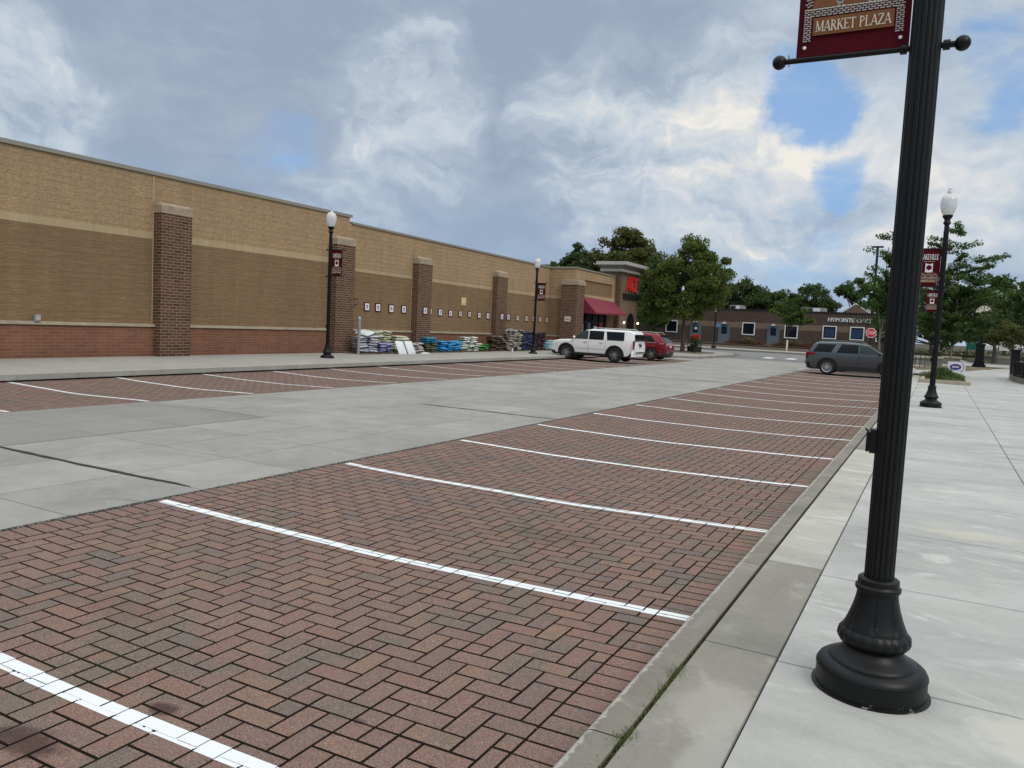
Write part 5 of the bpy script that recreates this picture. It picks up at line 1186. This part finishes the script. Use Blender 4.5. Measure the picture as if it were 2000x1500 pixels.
# yard sign
ys_ = thing('yard_sign', 'white yard sign with purple oval logo standing in the planter', 'sign', (.86, 44.2, .27))
MB().tube([(-.22, 0, 0), (-.22, 0, .35)], .008, 6).tube([(.22, 0, 0), (.22, 0, .35)], .008, 6).build('wire_stake', 'greymetal', ys_)
bd = box('board', 'white', ys_, -.38, .38, -.012, .012, .28, .80)
ov = [(-.04+.25*math.cos(R(i*15)), .54+.15*math.sin(R(i*15))) for i in range(24)]; MB().add([(x, -.0145, z) for x, z in ov], [tuple(range(24))]).build('logo', 'purple', bd, fixn=False)
MB().box(-.19, .10, -.0165, -.0155, .515, .57).build('logo_text', 'white', bd)
ag = MB(); ag.grid([[(.14+.16*math.cos(R(a)), -.0147, .54+.21*math.sin(R(a))) for a in range(-80, 81, 10)], [(.14+.19*math.cos(R(a)), -.0147, .54+.235*math.sin(R(a))) for a in range(-80, 81, 10)]]); ag.build('logo_arc', 'purple', bd, fixn=False)
# street clock
ck = thing('street_clock', 'black pedestal street clock with round white dial on the plaza', 'clock', (2.66, 65.9, .36))
MB().box(-.42, .42, -.42, .42, 0, .18).box(-.34, .34, -.34, .34, .18, .40).box(-.27, .27, -.27, .27, .40, 1.55).box(-.33, .33, -.33, .33, 1.55, 1.68).build('pedestal', 'black', ck, bevel=.015)
MB().lathe([(.16, 1.68), (.12, 1.8), (.09, 3.05), (.11, 3.2), (.16, 3.27)], 16).build('column', 'black', ck, smooth=True)
hd = MB().lathe([(.55, -.20), (.62, -.15), (.62, .15), (.55, .20)], 40).xf(Matrix.Rotation(R(90), 4, 'X')).xf(Matrix.Translation((0, 0, 3.90))); hdo = hd.build('clock_head', 'black', ck, smooth=True)
dl = MB().lathe([(.50, -.005), (.50, .005)], 40).xf(Matrix.Rotation(R(90), 4, 'X')).xf(Matrix.Translation((0, -.208, 3.90))); do_ = dl.build('dial', 'cream', hdo)
nm = MB()
for i in range(12):
    a = R(30*i); c_, s_ = math.cos(a), math.sin(a); nm.add([(c_*r-s_*w, -.2145, 3.90+s_*r+c_*w) for r, w in ((.34, -.03), (.46, -.03), (.46, .03), (.34, .03))], [(0, 1, 2, 3)])
nm.build('hour_mark', 'black2', do_, fixn=False)
MB().box(-.02, .02, -.218, -.216, 3.90, 4.26).add([(-.02, -.217, 3.88), (.24, -.217, 3.72), (.26, -.217, 3.76), (.02, -.217, 3.93)], [(0, 1, 2, 3)]).build('hand', 'black2', do_, fixn=False)
MB().lathe([(.2, 4.5), (.1, 4.6), (.03, 4.8)], 12).build('finial', 'black', ck)
# railing on low wall at the right edge
rl = thing('railing_wall', 'black iron railing above a low curved concrete wall at right edge', 'railing', (0, 0, 0))
wl = [(3.62, 50.6), (3.55, 48.0), (3.75, 45.6), (4.3, 43.9), (5.3, 42.9), (8, 42.4)]
def ribbon(path, w, z0, z1):
    A = []; B = []
    for i, (x, y) in enumerate(path):
        a = Vector(path[max(i-1, 0)]); c = Vector(path[min(i+1, len(path)-1)]); d = (c-a).normalized(); n_ = Vector((-d.y, d.x))*w/2
        A.append([(x-n_.x, y-n_.y, z0), (x-n_.x, y-n_.y, z1), (x+n_.x, y+n_.y, z1), (x+n_.x, y+n_.y, z0)])
    return MB().grid(A)
ribbon(wl, .2, .1, .42).build('low_wall', 'kerb', rl)
ribbon(wl, .04, 1.15, 1.19).build('top_rail', 'black', rl)
ribbon(wl, .03, .50, .53).build('bottom_rail', 'black', rl)
for i in range(len(wl)-1):
    p, q = Vector(wl[i]), Vector(wl[i+1]); n_ = int((q-p).length/.14)
    for k in range(n_):
        c = p+(q-p)*k/n_; big = (k == 0)
        w_ = .05 if big else .016
        MB().box(c.x-w_, c.x+w_, c.y-w_, c.y+w_, .42, 1.30 if big else 1.16).build('rail_post' if big else 'baluster', 'black', rl)
pier = thing('gate_pier', 'dark square iron pier at the end of the railing', 'post', (3.75, 50.9, .2)); MB().box(-.2, .2, -.2, .2, 0, 1.5).build('shaft', 'black', pier, bevel=.02); MB().box(-.25, .25, -.25, .25, 1.5, 1.6).build('cap', 'black', pier, bevel=.02)
# stone benches and walls
def sbench(x, y, z, w, d, h, label, rz=0):
    t = thing('stone_bench', label, 'bench', (x, y, z), rz, 'pale stone blocks on the plaza'); MB().box(-w/2, w/2, -d/2, d/2, h-.14, h).build('seat', 'stone', t, bevel=.02); MB().box(-w/2+.06, w/2-.06, -d/2+.05, d/2-.05, 0, h-.14).build('base', 'kerb', t); return t
sbench(4.55, 84.3, .53, 2.6, .7, .55, 'long rounded stone bench right of the street clock'); sbench(5.0, 76.5, .46, 1.5, .8, .62, 'shorter stone bench near the railing pier')
sbench(-.7, 63.3, .33, 2.2, .5, .62, 'long low stone wall behind the second lamp post'); sbench(.95, 68.5, .38, 1.3, .5, .60, 'short stone block behind the planter tree')
o = thing('bike_rack', 'dark metal rail rack by the low wall behind the lamp post', 'rack', (-1.3, 57.5, .27)); rb = MB()
for k in range(5): rb.tube([(-.5+k*.28, 0, 0), (-.5+k*.28, 0, .8), (-.36+k*.28, 0, .86), (-.28+k*.28, 0, .8)], .02, 6)
rb.tube([(-.55, 0, .55), (.8, 0, .55)], .02, 6); rb.build('hoop', 'black2', o)
o = thing('flag_pole', 'slim pale grey pole leaning slightly beside the stone bench', 'pole', (4.6, 80.7, .5)); MB().tube([(0, 0, 0), (.05, 0, 3.9)], .06, 10, .045).build('shaft', 'greymetal', o); MB().sphere((.05, 0, 3.95), .07).build('cap', 'greymetal', o)
# white canopies and teal table far behind
for i, (x, w_, l) in enumerate(((4.35, 1.15, 'smaller white canopy under the trees behind the clock'), (6.35, 2.3, 'larger white canopy under the trees behind the grey pole'))):
    t = thing('canopy', l, 'canopy', (x, 92, .6), 0, 'white canopies behind the plaza')
    MB().add([(-w_/2, 0, 1.35), (w_/2, 0, 1.35), (w_/2, 1.5, 1.35), (-w_/2, 1.5, 1.35), (-w_/2+.15, .4, 2.1), (w_/2-.15, .4, 2.1), (w_/2-.15, 1.1, 2.1), (-w_/2+.15, 1.1, 2.1), (-w_/2, 0, .9), (w_/2, 0, .95)], [(0,1,5,4),(1,2,6,5),(2,3,7,6),(3,0,4,7),(4,5,6,7),(8,9,1,0)]).build('cloth', 'white', t)
    for sx_ in (-w_/2+.05, w_/2-.05): MB().tube([(sx_, .05, 0), (sx_, .05, 1.35)], .03, 6).build('leg', 'greymetal', t)
t = thing('market_table', 'small table draped in teal cloth under the plaza trees', 'table', (2.75, 84, .53))
MT['teal'] = simple('teal_cloth', (.01, .20, .15), .8); MB().box(-.5, .5, -.4, .4, .95, 1.55).build('cloth', 'teal', t, bevel=.05)
for sx_ in (-.4, .4): MB().box(sx_-.04, sx_+.04, -.35, .35, 0, .95).build('leg', 'black2', t)
for i, (x, l) in enumerate(((1.55, 'dark stool left of the teal table, farther one'), (2.1, 'dark stool directly left of the teal table'))):
    t = thing('stool', l, 'stool', (x, 83, .53)); MB().lathe([(.2, .62), (.22, .66), (.2, .7)], 14).build('seat', 'black2', t); MB().tube([(0, 0, 0), (0, 0, .62)], .05, 8).lathe([(.22, 0), (.05, .05)], 12).build('leg', 'black2', t)
hg = thing('hedge', 'dark hedge under the trees behind the plaza benches', 'hedge', (6, 90, .6)); b = MB(); rn = random.Random(21)
for i in range(36): leaf_cloud(b, rn, (-9+i*.55, 0, .45), .5, .5, .42, 90, .09)
b.build('foliage', 'leaf_dark', hg, fixn=False); MB().box(-9, 11, -.05, .05, 0, .3).build('stems', 'bark', hg)

# ------------------------------------------------------------------ render
sc.render.engine = 'CYCLES'
sc.cycles.max_bounces = 6; sc.cycles.transparent_max_bounces = 8
sc.render.resolution_x = 1024; sc.render.resolution_y = 768
